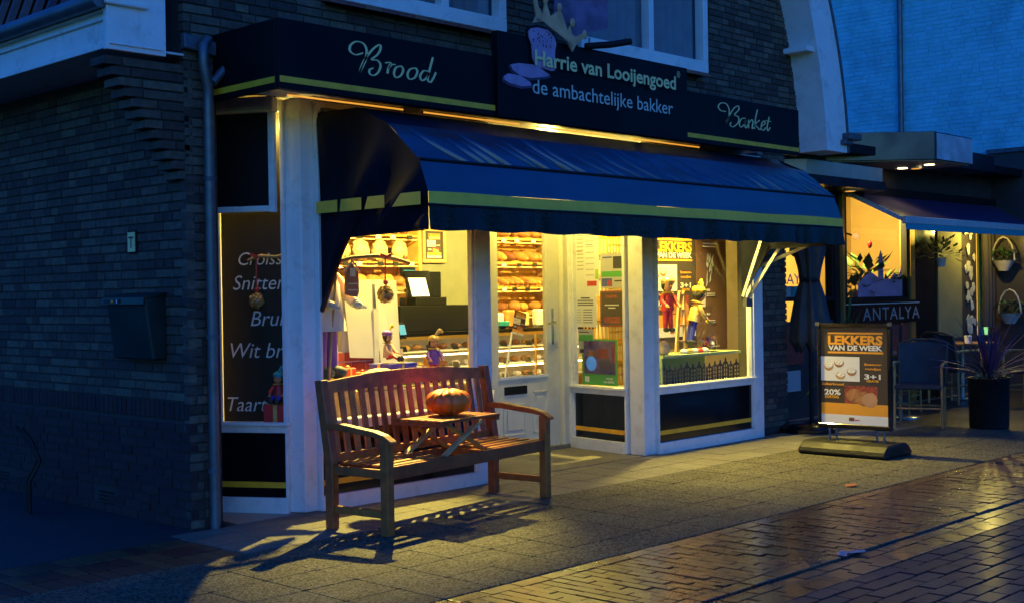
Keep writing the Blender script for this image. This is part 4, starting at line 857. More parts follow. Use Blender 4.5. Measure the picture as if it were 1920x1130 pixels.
paper('white typed notice on the pane beside the door',.0,.32,1.14,1.44,'paper',[(.3,.7,.08,.12,'ink')]+[(.15,.85,.16+.07*k,.19+.07*k,'ink') for k in range(3)]+[(.1,.3,.45+.08*k,.47+.08*k,'paper_grey') for k in range(6)]+[(.4,.8,.45+.08*k,.47+.08*k,'ink') for k in range(6)])
paper('dark red show poster on the pane beside the door',.37,.69,1.145,1.475,'poster_brown',[(.02,.98,.0,.05,'poster_red'),(.02,.98,.95,1,'poster_red'),(.0,.06,.05,.95,'poster_red'),(.94,1,.05,.95,'poster_red'),(.25,.75,.12,.2,'poster_red'),(.2,.8,.38,.41,'paper'),(.35,.65,.46,.49,'paper'),(.15,.85,.72,.9,'poster_red')])
paper('small leaflet with green block on the pane beside the door',.05,.27,.885,1.12,'paper_grey',[(.05,.7,.1,.14,'ink'),(.05,.95,.22,.48,'ink_green'),(.65,.95,.52,.75,'ink'),(.1,.4,.8,.95,'ink')])
gp=paper('large green framed poster with blue disc leaning in the pane beside the door',.10,.60,.60,1.03,'ink_green',[(.06,.94,.04,.76,'poster_purple'),(.2,.42,.25,.4,'ink_orange'),(.45,.75,.2,.42,'ink_red'),(.5,.9,.45,.72,'ink_blue'),(.85,.93,.1,.5,'ink_red'),(.08,.2,.82,.94,'paper')],'poster','poster')
MB().add([rr0-rn*.012+ru*(.10+.5*.27+.075*math.cos(t*.5236))+ZP*(.80+.07*math.sin(t*.5236))+rn*.0022 for t in range(12)],[tuple(range(12))]).build('disc','screen_blue',gp)
lettering(gp,'HUIS',rr0-rn*.010+ru*.44+ZP*.655,ru,ZP,.02,.09,'paper',bold=.03); lettering(gp,'VAN EEMNES',rr0-rn*.010+ru*.40+ZP*.625,ru,ZP,.02,.15,'paper',bold=.03)
# yellow bread crates
cm=MB(); W_,D_,H_=.46,.36,.225
for z in (0,H_-.03): cm.box(0,W_,0,.012,z,z+.03).box(0,W_,D_-.012,D_,z,z+.03).box(0,.012,.012,D_-.012,z,z+.03).box(W_-.012,W_,.012,D_-.012,z,z+.03)
for i in range(10): cm.box(i*.0496,i*.0496+.014,.001,.011,.03,H_-.03)
for i in range(8): cm.box(.001,.011,i*.0496,i*.0496+.014,.03,H_-.03)
cm.box(.012,W_-.012,.0015,.0105,.105,.12).box(0,W_,.012,D_-.012,.004,.01)
cme=cm.mesh('bread_crate'); cme.materials.append(M['crate_yellow'])
for k,nm in enumerate(('bottom','second','third','fourth','fifth','sixth','seventh','eighth','top')):
    o=bpy.data.objects.new('bread_crate',cme); o.location=(10.36+R_.uniform(-.01,.01),8.5+R_.uniform(-.01,.01),.0+k*.232); link(o); tag(o,f'yellow plastic lattice crate, {nm} of the tall stack in the bakery','crate','stacked yellow bread crates')
# right window display
BX('display_shelf',9.28,10.56,6.98,7.42,.845,.87,'green_board',bk); BX('display_shelf_side',9.28,9.30,7.0,7.42,.57,.845,'green_board',bk); BX('display_back',9.30,10.54,7.40,7.42,.57,.845,'green_board',bk)
op=thing('window_offer_poster','large offer poster standing behind the dolls in the right window','poster',(9.9,7.3,.9))
MB().box(9.50,10.26,7.305,7.315,.90,2.28).build('board','poster_brown',op); offer(op,(9.52,7.303,2.02),XP,ZP,.73,1.0,YN)
bp=thing('brown_info_poster','tall brown poster with white wheat ears at the right window edge','poster',(10.54,7.3,.9))
MB().box(10.275,10.81,7.31,7.32,.86,2.2).build('sheet','poster_tan',bp)
for k,(x,z,w_,h_) in enumerate(((10.40,1.93,.25,.012),(10.40,1.90,.22,.012),(10.46,1.46,.05,.02),(10.46,1.43,.14,.008),(10.46,1.41,.14,.008),(10.46,1.22,.05,.02),(10.46,1.16,.14,.008),(10.46,1.14,.14,.008),(10.55,.90,.12,.008))): MB().box(x,x+w_,7.307,7.31,z,z+h_).build('print','paper',bp)
lettering(bp,'Stories',(10.40,7.306,2.0),XP,ZP,.075,.27,'gold',bold=.01,shear=.3)
f=MB()
for k in range(14):
    a=R_.uniform(-.5,.5); x=10.50+a*.12; z=1.64+R_.uniform(-.10,.16); f.add([(x-.012,7.306,z-.05),(x+.014,7.306,z-.03),(x+.02+a*.03,7.306,z+.06),(x+.002,7.306,z+.02)],[(0,1,2,3)])
f.build('wheat_print','paper',bp); MB().prism([(10.37,1.30),(10.43,1.30),(10.435,1.45),(10.42,1.5),(10.38,1.5),(10.365,1.45)],(0,7.309,0),XP,ZP,YN,.002).build('print','paper',bp)
ld=thing('step_ladder','small pale wooden step ladder in the right window','ladder',(9.87,7.2,.87))
for a,b in (((9.66,7.12,.87),(9.84,7.20,1.46)),((9.80,7.12,.87),(9.90,7.20,1.46)),((9.93,7.3,.87),(9.88,7.21,1.46)),((10.06,7.28,.87),(9.93,7.21,1.46))): MB().bar(a,b,.018,.022).build('rail','light_wood',ld)
for t in (.2,.45,.7,.95): MB().bar(Vector((9.66,7.12,.87)).lerp(Vector((9.84,7.2,1.46)),t),Vector((9.80,7.12,.87)).lerp(Vector((9.90,7.2,1.46)),t),.03,.014).build('rung','light_wood',ld)
doll('cloth doll in red with yellow balloon cap climbing the ladder',(9.52,7.10,1.08),.50,math.radians(-15),'red','red','gold_foil',None,shoes='ink')
doll('cloth doll in blue with yellow cap on the far side of the ladder',(9.98,7.20,.95),.56,math.radians(60),'gold_foil','blue','yellow','yellow',tilt=.25)
tb=thing('treat_bag','clear cellophane bag of sweets tied with yellow ribbon','bag',(10.15,7.1,.87))
MB().lathe([(.09,0),(.105,.06),(.10,.14),(.05,.24),(.02,.29),(.06,.40),(.075,.44)],14,(10.15,7.10,.87)).build('film','plastic_film',tb,smooth=True)
for i in range(12): MB().ell((10.15+R_.uniform(-.06,.06),7.1+R_.uniform(-.05,.05),.90+R_.uniform(0,.12)),.025,.02,.02,7,5).build('sweet',R_.choice(('red','bread','sugar')),tb,smooth=True)
MB().bar((10.10,7.07,1.17),(10.21,7.07,1.15),.02,.02).build('ribbon','yellow',tb)
one('paper_sack',MB().ell((9.42,7.08,.93),.07,.06,.075,12,8,lambda q:1+.15*noise.noise(q*4)),'tan_cloth','crumpled gold paper sack at the left of the display shelf','sack',smooth=2)
for i in range(5): one('sweet_packet',MB().ell((9.70+i*.085,7.05,.89),.045,.035,.028,9,6,lambda q:1+.25*noise.noise(q*4+Vector((i,0,0)))),('sugar','gold_foil','sugar','red','sugar')[i],'crinkled sweet packet '+('beside the ladder foot','under the ladder','right of the ladder','near the treat bag','touching the treat bag')[i],'packet','sweet packets on the green shelf',smooth=2)
hx=9.20; ix=0; HN=('first','second','third','fourth','fifth','sixth','seventh','eighth','ninth','tenth','eleventh','twelfth','thirteenth','fourteenth','fifteenth')
while hx<10.55 and ix<15:
    w_=R_.choice((.075,.085,.10,.085)); hh=R_.uniform(.19,.235); t=thing('house_cutout',f'black gabled canal house cutout, {HN[ix]} from the left on the sill','decoration',(hx+w_/2,7.02,.575),'black house cutouts on the window sill'); ix+=1
    rows=4; fm=MB()
    for r in range(rows+1): fm.box(hx,hx+w_,7.018,7.022,.575+r*(hh*.72/rows)-.0,.575+r*(hh*.72/rows)+.012)
    for c in (0,.5,1): fm.box(hx+(w_-.012)*c,hx+(w_-.012)*c+.012,7.0175,7.0225,.575,.575+hh*.74)
    fm.build('facade','ink',t); zt=.575+hh*.72
    MB().prism([(hx,zt),(hx+w_,zt),(hx+w_*.85,zt+hh*.10),(hx+w_*.66,zt+hh*.12),(hx+w_*.62,zt+hh*.24),(hx+w_*.5,zt+hh*.30),(hx+w_*.38,zt+hh*.24),(hx+w_*.34,zt+hh*.12),(hx+w_*.15,zt+hh*.10)],(0,7.022,0),XP,ZP,YN,.004).build('gable','ink',t)
    hx+=w_+.006
# ================================================================ SANDWICH BOARD
sb=thing('pavement_sign','black framed pavement sign with orange offer poster on a rubber base','sign',(10.08,5.49,0))
MB().prism([(0,0),(.50,0),(.50,.05),(.42,.115),(.08,.115),(0,.05)],(9.83,5.07,0),XP,ZP,YP,.85).build('base','black_rubber',sb,bev=.018)
for k in range(3): MB().box(9.93+k*.05,9.945+k*.05,5.30,5.62,.114,.121).build('base_rib','black_rubber',sb,bev=.003)
for y in (5.20,5.27,5.66,5.73): MB().tube([(10.07,y,.10),(10.07,y,.25)],.010,6).build('spring','zinc',sb)
tl_=Vector((.02,0,1)).normalized()
for a,b,c,d_ in ((5.12,5.835,1.115,1.155),(5.12,5.835,.225,.265),(5.12,5.155,.265,1.115),(5.80,5.835,.265,1.115)): MB().box(10.045,10.085,a,b,c,d_).build('frame','black_gloss',sb,bev=.006)
MB().box(10.058,10.075,5.15,5.805,.26,1.12).build('back_plate','black_matte',sb)
offer(sb,(10.056,5.80,1.115),YN,ZP,.645,.85,XN)
for y in (5.125,5.825): MB().box(10.04,10.05,y-.02,y+.02,1.135,1.165).build('clip','zinc',sb)
# small litter
one('fallen_leaf',MB().add([(8.33,4.62,.006),(8.37,4.57,.012),(8.43,4.58,.020),(8.46,4.62,.008),(8.39,4.65,.014)],[(0,1,4),(1,2,4),(2,3,4)]),'leaf_orange','single orange fallen leaf on the pavement before the sign','leaf')
one('fallen_leaf',MB().add([(7.53,4.16,.006),(7.56,4.12,.012),(7.60,4.15,.010),(7.57,4.18,.016)],[(0,1,2,3)]),'bread_dark','single brown fallen leaf on the brick road','leaf')
lt=MB().sheet(lambda u,v:(6.16+.19*u,3.41+.06*v+.03*math.sin(u*5),.004+.02*abs(noise.noise((u*4,v*4,3)))),8,4); one('paper_scrap',lt,'litter','wet white paper scrap lying in the brick gutter','litter',smooth=True)

# more goods in the window and on the counter
for i,(x,y,w_,h_,m,c_) in enumerate(((5.86,7.32,.10,.16,'red','red'),(6.02,7.34,.09,.12,'gold_foil','gold'),(6.42,7.33,.12,.18,'ink_green','green'),(6.56,7.30,.09,.14,'paper','white'),(6.70,7.33,.08,.20,'ink_orange','orange'))):
    t=thing('wrapped_parcel',f'small {c_} wrapped parcel on the cloth step behind the toys','parcel',(x,y,.77)); MB().box(x-w_/2,x+w_/2,y-.04,y+.04,.771,.77+h_).build('box',m,t,bev=.005)
    MB().box(x-.008,x+.008,y-.0425,y+.0425,.771,.77+h_+.003).build('ribbon','gold_foil' if m!='gold_foil' else 'red',t); MB().ell((x,y,.775+h_),.022,.014,.014,8,6).build('bow','gold_foil' if m!='gold_foil' else 'red',t,smooth=True)
for i,(x,m,c_) in enumerate(((9.16,'bread','brown'),(9.30,'crate_yellow','yellow'),(10.45,'ink_red','red'),(10.58,'sugar','white'),(10.72,'bread_dark','dark'))):
    t=thing('cookie_jar',f'glass jar of {c_} sweets on the counter top','jar',(x,9.45,1.10)); MB().lathe([(.045,.005),(.048,.10),(.03,.12)],12,(x,9.45,1.10)).build('sweets',m,t,smooth=True); MB().lathe([(.055,0),(.058,.02),(.058,.15),(.045,.17)],14,(x,9.45,1.10)).build('jar','plastic_film',t,smooth=True); MB().lathe([(.05,.17),(.05,.19),(.02,.20)],14,(x,9.45,1.10)).build('lid','gold_foil',t,smooth=True)
for k,(x0,x1) in enumerate(((7.62,8.96),(10.14,11.2))):
    rk=[o for o in bpy.data.objects if o.name.startswith('bread_rack') and o.parent is None][k]
    for z in (1.22,1.52,1.80,2.08):
        x=x0+.1
        while x<x1-.1:
            MB().box(x,x+.07,9.965,9.972,z-.028,z+.014).build('price_card',R_.choice(('paper','tag_black','paper')),rk); x+=R_.uniform(.17,.3)
# ================================================================ LAMPS (lamps of the place, plus an added light for the toys)
def lamp(name,label,loc,power,rad=.05,col=WARM,m='lamp_warm',mesh=True,group=None,spot=None,aim=None,sf=.25):
    t=thing(name,label,'lamp',loc,group)
    if mesh:
        MB().lathe([(.07,.0),(.07,.03),(.05,.04)],14,loc).build('housing','white_paint',t)
        MB().lathe([(.055,-.004),(.055,-.001)],14,loc).build('diffuser',m,t)
    l=bpy.data.lights.new(name,'SPOT' if spot else 'POINT'); l.energy=power; l.color=col; l.specular_factor=sf; l.shadow_soft_size=rad
    if spot: l.spot_size=math.radians(spot); l.spot_blend=.75
    o=bpy.data.objects.new('lamp_light',l); link(o,t); o.location=(0,0,-.06)
    if aim: o.rotation_euler=(Vector(aim)-Vector(loc)).to_track_quat('-Z','Y').to_euler()
    return t
SHOPG='ceiling lamps inside the bakery'
lamp('spot_lamp','warm track spotlight inside the bakery aimed at the left window',(6.72,7.72,2.74),1500,.016,spot=46,aim=(5.1,6.25,0))
lamp('window_lamp','small warm lamp above the lettered board in the left window',(4.99,7.20,2.70),24,.02)
lamp('shelf_spot_lamp','warm spotlight above the counter aimed at the rack behind the register',(8.0,8.3,2.76),620,.06,spot=125,aim=(8.4,10.4,1.1))
lamp('shelf_spot_lamp','warm spotlight above the counter aimed at the rack seen through the door',(10.2,8.4,2.76),520,.06,spot=120,aim=(10.5,10.4,1.2))
lamp('corner_spot_lamp','warm spotlight in the left rear corner of the bakery',(6.3,8.6,2.76),200,.06,spot=110,aim=(7.0,10.4,1.2))
lamp('display_lamp','warm spotlight above the right window display',(9.75,7.13,2.76),950,.05,spot=100,aim=(9.7,6.55,0),sf=.35)
lamp('porch_lamp','warm lamp in the porch ceiling before the bakery door',(8.25,7.45,2.74),110,.06,sf=.6)
lamp('toy_fill_light','added warm fill light aimed at the toys and mock chimney',(6.82,7.05,2.75),260,.04,spot=58,aim=(6.1,7.5,1.0))  # added to brighten the toys, which have the other lights behind them
sl_=thing('strip_lamp','warm strip light under the fascia sign above the awning','lamp',(7.4,6.55,2.77))
for a,b in ((4.9,5.9),(6.1,7.1),(7.3,8.3),(8.5,9.5)): MB().tube([(a,6.70,2.775),(b,6.70,2.775)],.006,8).build('tube','lamp_warm',sl_,smooth=True)
MB().box(4.7,10.3,6.60,6.64,2.782,2.796).build('batten','white_paint',sl_)
# ================================================================ RESTAURANT NEXT DOOR
rs=thing('restaurant_building','low restaurant front lettered ANTALYA with warm lit windows','building',(14.5,7.5,0))
FY=7.5
BX('floor',11.36,17.8,7.4,10.5,-.03,.0,'floor_tile',rs); BX('rear_wall',11.36,17.8,9.6,9.7,0,3.0,'ochre_wall',rs); BX('ceiling',11.36,17.8,7.55,9.7,2.9,2.95,'cream_wall',rs); BX('inner_wall',11.36,11.42,7.55,9.7,0,2.9,'ochre_wall',rs); BX('inner_wall',17.60,17.68,7.62,9.7,0,2.9,'ochre_wall',rs)
BX('fascia_beam',11.36,17.75,7.45,7.6,2.62,3.0,'dark_wall',rs); BX('flat_roof',11.36,17.75,7.0,12,3.0,3.1,'black_matte',rs)
def lowwall(x0,x1,z1): return BX('low_wall',x0,x1,FY,FY+.1,0,z1,'dark_wall',rs)
lowwall(11.4,13.3,1.10); lowwall(13.42,15.2,1.03)
def win(x0,x1,z0,z1,m='black_matte'):
    f=MB().box(x0,x1,FY-.02,FY+.06,z0,z0+.05).box(x0,x1,FY-.02,FY+.06,z1-.05,z1).box(x0,x0+.05,FY-.02,FY+.06,z0+.05,z1-.05).box(x1-.05,x1,FY-.02,FY+.06,z0+.05,z1-.05).build('window',m,rs)
    MB().box(x0+.04,x1-.04,FY+.015,FY+.02,z0+.04,z1-.04).build('pane','glass',f); return f
w1=win(11.45,13.3,1.33,2.62); w2=win(13.56,15.2,1.31,2.62)
BX('post',13.30,13.56,FY-.03,FY+.1,0,2.62,'black_matte',rs); BX('brass_post',13.42,13.47,FY-.07,FY-.03,1.0,2.62,'brass',rs); BX('brass_post',15.2,15.32,FY-.05,FY+.1,0,2.62,'brass',rs)
sb2=BX('sign_band',13.5,15.4,FY-.06,FY-.02,1.03,1.31,'black_gloss',rs)
lettering(sb2,'ANTALYA',(13.90,FY-.063,1.075),XP,ZP,.155,1.50,'sign_grey',bold=.005,space=1.15)
lettering(rs,'VAYA',(12.10,FY-.022,1.52),XP,ZP,.12,.60,'purple',name='window_lettering')
MB().box(13.5,15.4,FY-.065,FY-.06,1.27,1.28).build('trim','pale_letter',sb2)
for x0,x1,z0,z1,m in ((11.95,12.6,.62,1.05,'poster_red'),(15.0,15.2,.62,1.02,'poster_red'),(14.3,14.9,.6,1.0,'poster_red')): BX('menu_board',x0,x1,FY-.02,FY-.004,z0,z1,m,rs)
BX('white_notice',11.95,12.5,FY-.03,FY-.006,.32,.55,'paper_grey',rs)
# lilac frosted film with skyline shape low in the window
fl=[(13.95,1.36),(15.12,1.36),(15.12,1.62),(15.08,1.72),(15.02,1.62),(14.9,1.66),(14.8,1.58),(14.62,1.58),(14.60,1.86),(14.55,1.94),(14.50,1.86),(14.48,1.60),(14.3,1.66),(14.15,1.62),(13.97,1.52)]
MB().prism(fl,(0,FY+.03,0),XP,ZP,YP,.003).build('window_film','lilac',w2)
BX('door',15.36,16.05,FY,FY+.06,0,2.4,'black_gloss',rs); BX('side_wall_panel',16.05,16.78,FY-.02,FY+.1,.78,2.62,'olive_wall',rs); BX('side_wall_base',16.05,17.75,FY-.03,FY+.1,0,.78,'dark_wall',rs)
sp_=BX('stone_panel',16.80,17.28,FY-.01,FY+.1,.78,2.62,'dark_wall',rs)
for k in range(36):
    x=R_.uniform(16.86,17.22); z=R_.uniform(.85,2.55); r=R_.uniform(.04,.085)
    MB().prism([(x+r*math.cos(t*.7)*R_.uniform(.7,1.1)*.8,z+r*math.sin(t*.7)*R_.uniform(.8,1.3)) for t in range(9)],(0,FY-.012-.0006*k,0),XP,ZP,YN,.012).build('stone','stone_panel',sp_)
one('curtain',MB().sheet(lambda u,v:(17.30+.36*u+.06*math.sin(v*3)*(1-v),FY-.10+.04*math.sin(u*22),.9+1.7*v),40,8),'dark_wall','brown curtain gathered beside the stone panel','curtain',smooth=2)
# things in the restaurant windows
def leafclump(name,label,c,n,r,lf,m='leaf_green',up=.6,seed=1,cat='plant',stem=None,pot=None,wf=.24):
    t=thing(name,label,cat,c); c=Vector(c); g=random.Random(seed); f=MB()
    for i in range(n):
        a=g.uniform(0,6.283); e=g.uniform(-.2,1.2); dr=Vector((math.cos(a)*math.cos(e),math.sin(a)*math.cos(e),math.sin(e)*up+.1)); p=c+dr*r*g.uniform(.25,1); dd=(dr+Vector((g.uniform(-.5,.5),g.uniform(-.5,.5),g.uniform(-.6,.3)))).normalized(); l=lf*g.uniform(.6,1.2); s=dd.cross(ZP).normalized()*l*wf
        f.add([p,p+dd*l*.45+s,p+dd*l,p+dd*l*.45-s],[(0,1,2,3)])
    f.build('foliage',m,t)
    if stem: MB().tube([c,c+Vector((.01,0,r*.6))],.008,5).build('stem','stem',t)
    if pot: MB().lathe([(.05,-.12),(.07,0)],12,c).build('pot',pot,t)
    return t
leafclump('window_plant','green leafy plant with red tip in the restaurant window',(14.62,7.75,1.60),60,.34,.24,seed=2,stem=1,pot='basket')
leafclump('window_plant','low green plant at the left of the restaurant window',(14.25,7.72,1.45),46,.24,.20,seed=3,stem=1,pot='basket')
leafclump('window_plant','green plant at the right edge of the restaurant window',(15.05,7.72,1.45),46,.24,.20,seed=4,stem=1,pot='basket')
leafclump('hanging_plant','trailing autumn-toned plant by the restaurant door',(15.75,7.30,1.85),110,.36,.14,'leaf_pale',seed=5,pot='basket')
one('flower_head',MB().ell((14.63,7.72,2.02),.03,.03,.05,8,6),'red','single red flower above the restaurant window plant','flower',smooth=True)
gl=thing('globe_lamp','small round glowing globe lamp beside the restaurant window post','lamp',(13.60,7.36,2.05)); MB().ell((13.60,7.36,2.08),.045,.045,.045,14,10).build('globe','lamp_warm',gl,smooth=True); MB().bar((13.60,7.36,2.08),(13.60,7.47,2.12),.02,.02).build('bracket','black_matte',gl)
for i in range(9): one('blue_glass',MB().lathe([(.04,0),(.05,.10),(.055,.14)],10,(12.05+i*.13,7.68,1.36)),('canopy_blue','teal')[i%2],'pale blue drinking glass on the restaurant sill','glass','glasses on the restaurant sill',smooth=True)
BX('blue_notice',12.60,12.86,FY+.03,FY+.034,1.55,2.05,'ink_blue',rs)
# canopy of the restaurant corner
cn=thing('entrance_canopy','black angular canopy with downlights above the restaurant','canopy',(14,6.9,2.94))
pl=[(13.05,7.42),(13.90,6.50),(14.92,6.50),(14.95,6.95),(16.35,6.95),(16.35,7.45),(13.05,7.45)]
MB().prism(pl[:3]+[(14.92,7.45),(13.03,7.45)],(0,0,2.945),XP,YP,ZP,.325).build('upper_box','canopy_black',cn,bev=.004)
MB().prism([(13.95,6.499),(14.915,6.499),(14.915,6.494),(13.95,6.494)],(0,0,2.955),XP,YP,ZP,.30).build('sky_lit_front','canopy_blue',cn)  # black canopy face painted pale to stand for the bright sky it reflects
MB().prism([(14.93,6.85),(16.4,6.85),(16.4,7.44),(14.93,7.44)],(0,0,2.97),XP,YP,ZP,.22).build('side_box','canopy_black',cn,bev=.004)
MB().prism([(13.15,7.40),(13.92,6.53),(14.88,6.53),(14.88,7.4)],(0,0,2.935),XP,YP,ZP,.008).build('soffit','canopy_soffit',cn)
MB().prism([(11.5,7.44),(11.9,7.0),(13.6,7.0),(13.9,7.44)],(0,0,2.70),XP,YP,ZP,.16).build('lower_box','canopy_soffit',cn,bev=.004)
MB().prism([(11.5,7.44),(11.85,6.98),(13.65,6.98),(13.9,7.44)],(0,0,2.60),XP,YP,ZP,.10).build('lower_trim','canopy_black',cn)
for x,y,z in ((14.35,6.78,2.934),(13.1,7.15,2.598),(14.5,7.2,2.934)):
    MB().lathe([(.06,-.004),(.06,-.0005)],14,(x,y,z)).build('downlight','lamp_led',cn)
# restaurant awning
ra=thing('restaurant_awning','blue sloping awning with pale front bar over the restaurant terrace','awning',(15.6,7.4,2.5))
MB().sheet(lambda u,v:(13.52+4.2*u,7.42-.70*v,2.62-.34*v-.03*math.sin(math.pi*v)+.006*math.sin(u*30)*math.sin(math.pi*v)),60,8).build('cloth','rest_awning',ra,smooth=2)
MB().box(13.50,17.74,6.66,6.72,2.20,2.285).build('front_bar','rest_bar',ra,bev=.008); MB().box(13.5,17.74,6.665,6.672,2.13,2.20).build('valance','teal',ra)
MB().bar((13.53,7.42,2.60),(13.53,6.72,2.25),.02,.05).build('side_arm','rest_bar',ra); MB().box(13.5,17.74,7.38,7.46,2.60,2.70).build('cassette','black_matte',ra)
# white neighbour wall facing the camera
nb=thing('white_house','white painted brick house wall rising behind the restaurant roof','building',(17.75,8,0))
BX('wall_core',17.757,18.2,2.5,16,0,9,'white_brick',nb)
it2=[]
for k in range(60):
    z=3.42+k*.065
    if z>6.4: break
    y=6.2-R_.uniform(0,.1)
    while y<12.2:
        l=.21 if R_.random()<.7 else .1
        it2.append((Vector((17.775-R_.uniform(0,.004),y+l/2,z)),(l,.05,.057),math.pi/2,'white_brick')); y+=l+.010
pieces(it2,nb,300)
BX('lower_wall',17.72,17.79,2.5,7.5,0,3.36,'dark_wall',nb); BX('lead_flashing',17.69,17.76,2.5,7.5,3.36,3.42,'lead',nb)
MB().tube([(17.70,8.80,3.1),(17.70,8.80,7)],.04,10).build('downpipe','zinc',nb,smooth=True)
# baskets on the dark wall
for k,(y,z,lab) in enumerate(((7.22,1.68,'upper'),(7.14,.94,'lower'))):
    t=thing('wall_basket',f'{lab} pale wire basket with greenery on the dark wall','basket',(17.6,y,z),'hanging baskets on the dark wall'); c=Vector((17.56,y,z))
    MB().lathe([(.07,0),(.16,.14),(.17,.15),(.15,.13)],14,c,.7,1).build('bowl','basket',t,smooth=True)
    MB().tube([c+Vector((0,.16*math.cos(a*.3927),.14+.34*math.sin(a*.3927))) for a in range(9)],.012,6).build('handle','basket',t,smooth=True)
    f=MB(); g=random.Random(k)
    for i in range(70):
        p=c+Vector((g.uniform(-.1,.1),g.uniform(-.16,.16),.14+g.uniform(0,.16))); dd=Vector((g.uniform(-1,1),g.uniform(-1,1),g.uniform(-.4,1))).normalized(); s=dd.cross(ZP).normalized()*.02; f.add([p,p+dd*.05+s,p+dd*.1,p+dd*.05-s],[(0,1,2,3)])
    f.build('foliage','leaf_green',t)
# closed parasol, planter, tables and chairs
ps=thing('closed_parasol','dark closed parasol tied with a strap beside the bakery corner','parasol',(11.5,6.75,0))
PC=(11.5,6.75)
MB().lathe([(.30,0),(.30,.04),(.24,.085),(.06,.10)],24,(11.42,6.75,0)).build('base','black_gloss',ps,smooth=True); MB().tube([(*PC,.05),(*PC,2.5)],.022,10).build('pole','black_matte',ps)
pf_=[(.13,.86),(.19,.95),(.17,1.15),(.13,1.38),(.085,1.55),(.10,1.66),(.14,1.85),(.13,2.1),(.06,2.4),(.03,2.48)]
pm=MB(); N=40
for i,(r,z) in enumerate(pf_): pm.v+=[Vector((PC[0]+r*(1+.22*math.sin(j*2*math.pi/N*8+z*2))*math.cos(j*2*math.pi/N),PC[1]+r*(1+.22*math.sin(j*2*math.pi/N*8+z*2))*math.sin(j*2*math.pi/N),z+(.06*math.sin(j*2*math.pi/N*8) if i==0 else 0))) for j in range(N)]
for i in range(len(pf_)-1):
    for j in range(N): a=i*N+j; b=i*N+(j+1)%N; pm.f.append([a,b,b+N,a+N])
pm.build('folded_cloth','parasol',ps,smooth=2); MB().lathe([(.10,1.53),(.105,1.55),(.10,1.58)],16,(*PC,0)).build('strap','black_matte',ps)
hb=thing('hanging_bowl','pale blue round hanging bowl with greenery beside the bakery corner','basket',(11.55,6.87,1.78)); MB().lathe([(.03,0),(.10,.03),(.13,.09),(.12,.14),(.10,.15)],16,(11.55,6.87,1.78)).build('bowl','litter',hb,smooth=True)
f=MB(); g=random.Random(9)
for i in range(60):
    p=Vector((11.60+g.uniform(-.1,.16),6.85+g.uniform(-.1,.1),1.92+g.uniform(-.06,.14))); dd=Vector((g.uniform(-1,1),g.uniform(-1,1),g.uniform(-1,1))).normalized(); s=dd.cross(ZP).normalized()*.02; f.add([p,p+dd*.05+s,p+dd*.1,p+dd*.05-s],[(0,1,2,3)])
f.build('foliage','leaf_green',hb)
leafclump('potted_grass','spiky green plant beside the closed parasol',(11.95,6.7,.55),70,.35,.4,'leaf_green',1.6,11,pot='planter_black',wf=.035)
pn=thing('planter','tall black planter with purple spiky cordyline on the terrace','planter',(12.79,5.43,0))
MB().lathe([(.19,0),(.195,.02),(.205,.50),(.215,.51),(.215,.525),(.185,.525),(.18,.48)],28,(12.79,5.43,0)).build('pot','planter_black',pn,smooth=True); MB().lathe([(.18,.47),(.01,.485)],20,(12.79,5.43,0)).build('soil','dark_room',pn)
g=random.Random(5)
for i in range(56):
    a=g.uniform(0,6.283); e=g.uniform(.25,1.45); l=g.uniform(.45,.78); b0=Vector((12.79,5.43,.52)); h_=Vector((math.cos(a),math.sin(a),0)); pts=[]
    for k in range(6):
        s=k/5; pts.append(b0+h_*(l*s*math.cos(e)*(1+.2*s))+ZP*(l*s*math.sin(e)-.22*l*s*s*math.cos(e)))
    sd=h_.cross(ZP); wv=[.007,.013,.014,.012,.007,.001]; f=MB(); f.add([p+sd*w_ for p,w_ in zip(pts,wv)]+[p+ZP*.006 for p in pts]+[p-sd*w_ for p,w_ in zip(pts,wv)],[(k,k+1,k+7,k+6) for k in range(5)]+[(k+6,k+7,k+13,k+12) for k in range(5)]); f.build('leaf','leaf_purple',pn,smooth=2)
f=MB()
for i in range(160):
    a=g.uniform(0,6.283); r=g.uniform(.08,.24); p=Vector((12.79+r*math.cos(a),5.43+r*math.sin(a),.53+g.uniform(-.03,.07)-.12*max(0,r-.2))); dd=Vector((g.uniform(-1,1),g.uniform(-1,1),g.uniform(-.3,1))).normalized(); s=dd.cross(ZP).normalized()*.012; f.add([p,p+dd*.02+s,p+dd*.045,p+dd*.02-s],[(0,1,2,3)])
f.build('bedding_plants','leaf_pale',pn,kind='stuff')
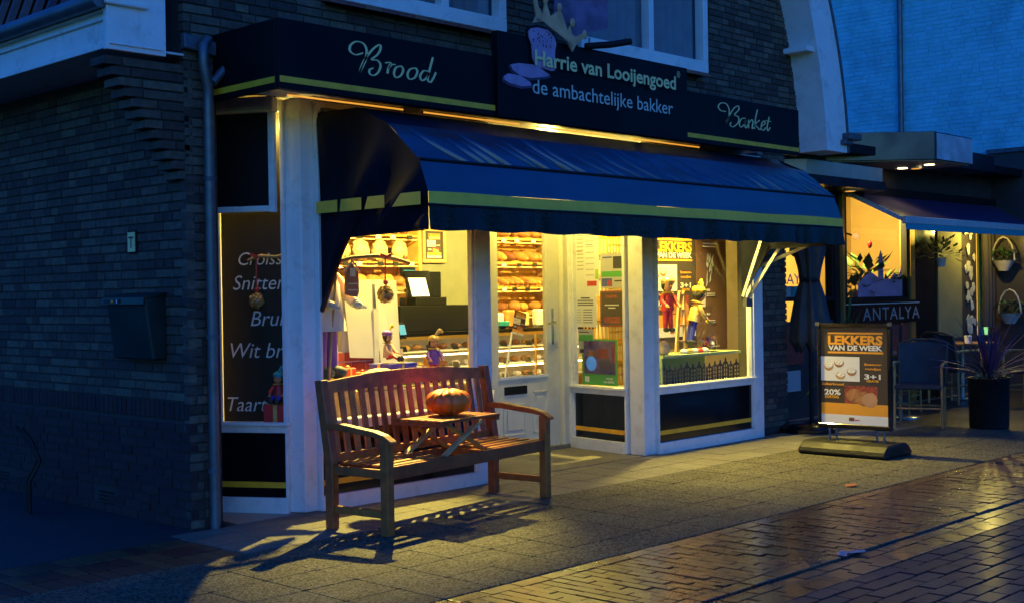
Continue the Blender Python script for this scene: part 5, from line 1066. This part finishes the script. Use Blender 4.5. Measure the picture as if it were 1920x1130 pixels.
def make_chair(label):
    t=thing('terrace_chair',label,'chair',(0,0,0),'rattan chairs on the terrace',local=True)
    for x,y,z in ((-.24,-.22,.66),(.24,-.22,.66),(-.23,.22,.44),(.23,.22,.44)): MB().tube([(x,y,0),(x*.98,y*.98,z)],.015,8).build('leg','cane',t,smooth=True)
    MB().box(-.24,.24,-.24,.24,.40,.445).build('seat','chair_fabric',t,bev=.012)
    MB().sheet(lambda u,v:(-.24+.48*u,.22+.10*v+.04*(1-(2*u-1)**2),.44+.44*v-.03*(2*u-1)**2*v),10,6).build('backrest','chair_fabric',t,smooth=2)
    MB().tube([(-.24,.22,.42),(-.25,.33,.86),(-.12,.38,.90),(.12,.38,.90),(.25,.33,.86),(.24,.22,.42)],.016,8).build('back_frame','rattan',t,smooth=True)
    for s in (-1,1): MB().tube([(s*.24,.27,.66),(s*.26,.05,.67),(s*.25,-.2,.665),(s*.24,-.24,.63)],.016,8).build('armrest','cane',t,smooth=True)
    for y in (-.2,.2): MB().tube([(-.23,y,.2),(.23,y,.2)],.010,6).build('stretcher','cane',t)
    for s in (-1,1): MB().tube([(s*.23,-.2,.24),(s*.23,.2,.24)],.010,6).build('stretcher','cane',t)
    return t
c0=make_chair('dark rattan terrace chair right behind the pavement sign'); c0.location=(12.58,6.08,0); c0.rotation_euler=(0,0,math.radians(-70))
dup(c0,(15.35,6.95,0),math.radians(75),'dark rattan terrace chair with cane arms behind the purple planter')
dup(c0,(13.75,6.95,0),math.radians(10),'dark rattan terrace chair against the restaurant window')
dup(c0,(15.5,6.05,0),math.radians(-100),'dark rattan terrace chair at the right picture edge')
def table(label,loc,m,w_):
    t=thing('terrace_table',label,'table',(0,0,0),local=True); MB().box(-w_/2,w_/2,-w_/2,w_/2,.72,.745).build('top',m,t,bev=.006); MB().tube([(0,0,.02),(0,0,.72)],.03,10).build('column','table_steel',t); MB().lathe([(.22,0),(.2,.02),(.03,.035)],20).build('foot','table_steel',t,smooth=True); t.location=loc
table('small table with pale metal top behind the pavement sign',(13.2,6.62,0),'table_steel',.6); table('wooden topped terrace table before the restaurant door',(15.9,7.1,0),'table_top',.7)
one('blue_cup',MB().lathe([(.04,0),(.05,.09),(.045,.095)],12,(15.75,6.95,.745)),'canopy_blue','small pale blue candle glass on the wooden terrace table','glass',smooth=True)
lamp('restaurant_lamp','warm ceiling lamp inside the restaurant',(14.2,8.0,2.84),1300,.08,col=(1,.72,.20),spot=120,aim=(17.4,8.9,1.6))
lamp('canopy_lamp','warm downlight in the black canopy soffit',(14.35,6.95,2.90),9,.03,spot=140); lamp('canopy_lamp','warm downlight in the lower canopy box','z' and (13.1,7.15,2.58),5,.03,spot=140)
lamp('panel_fill_light','added warm fill light for the stone panel, hidden behind the awning bar',(16.85,7.15,2.30),32,.03)  # added out of sight to brighten the panel, in place of light from inside
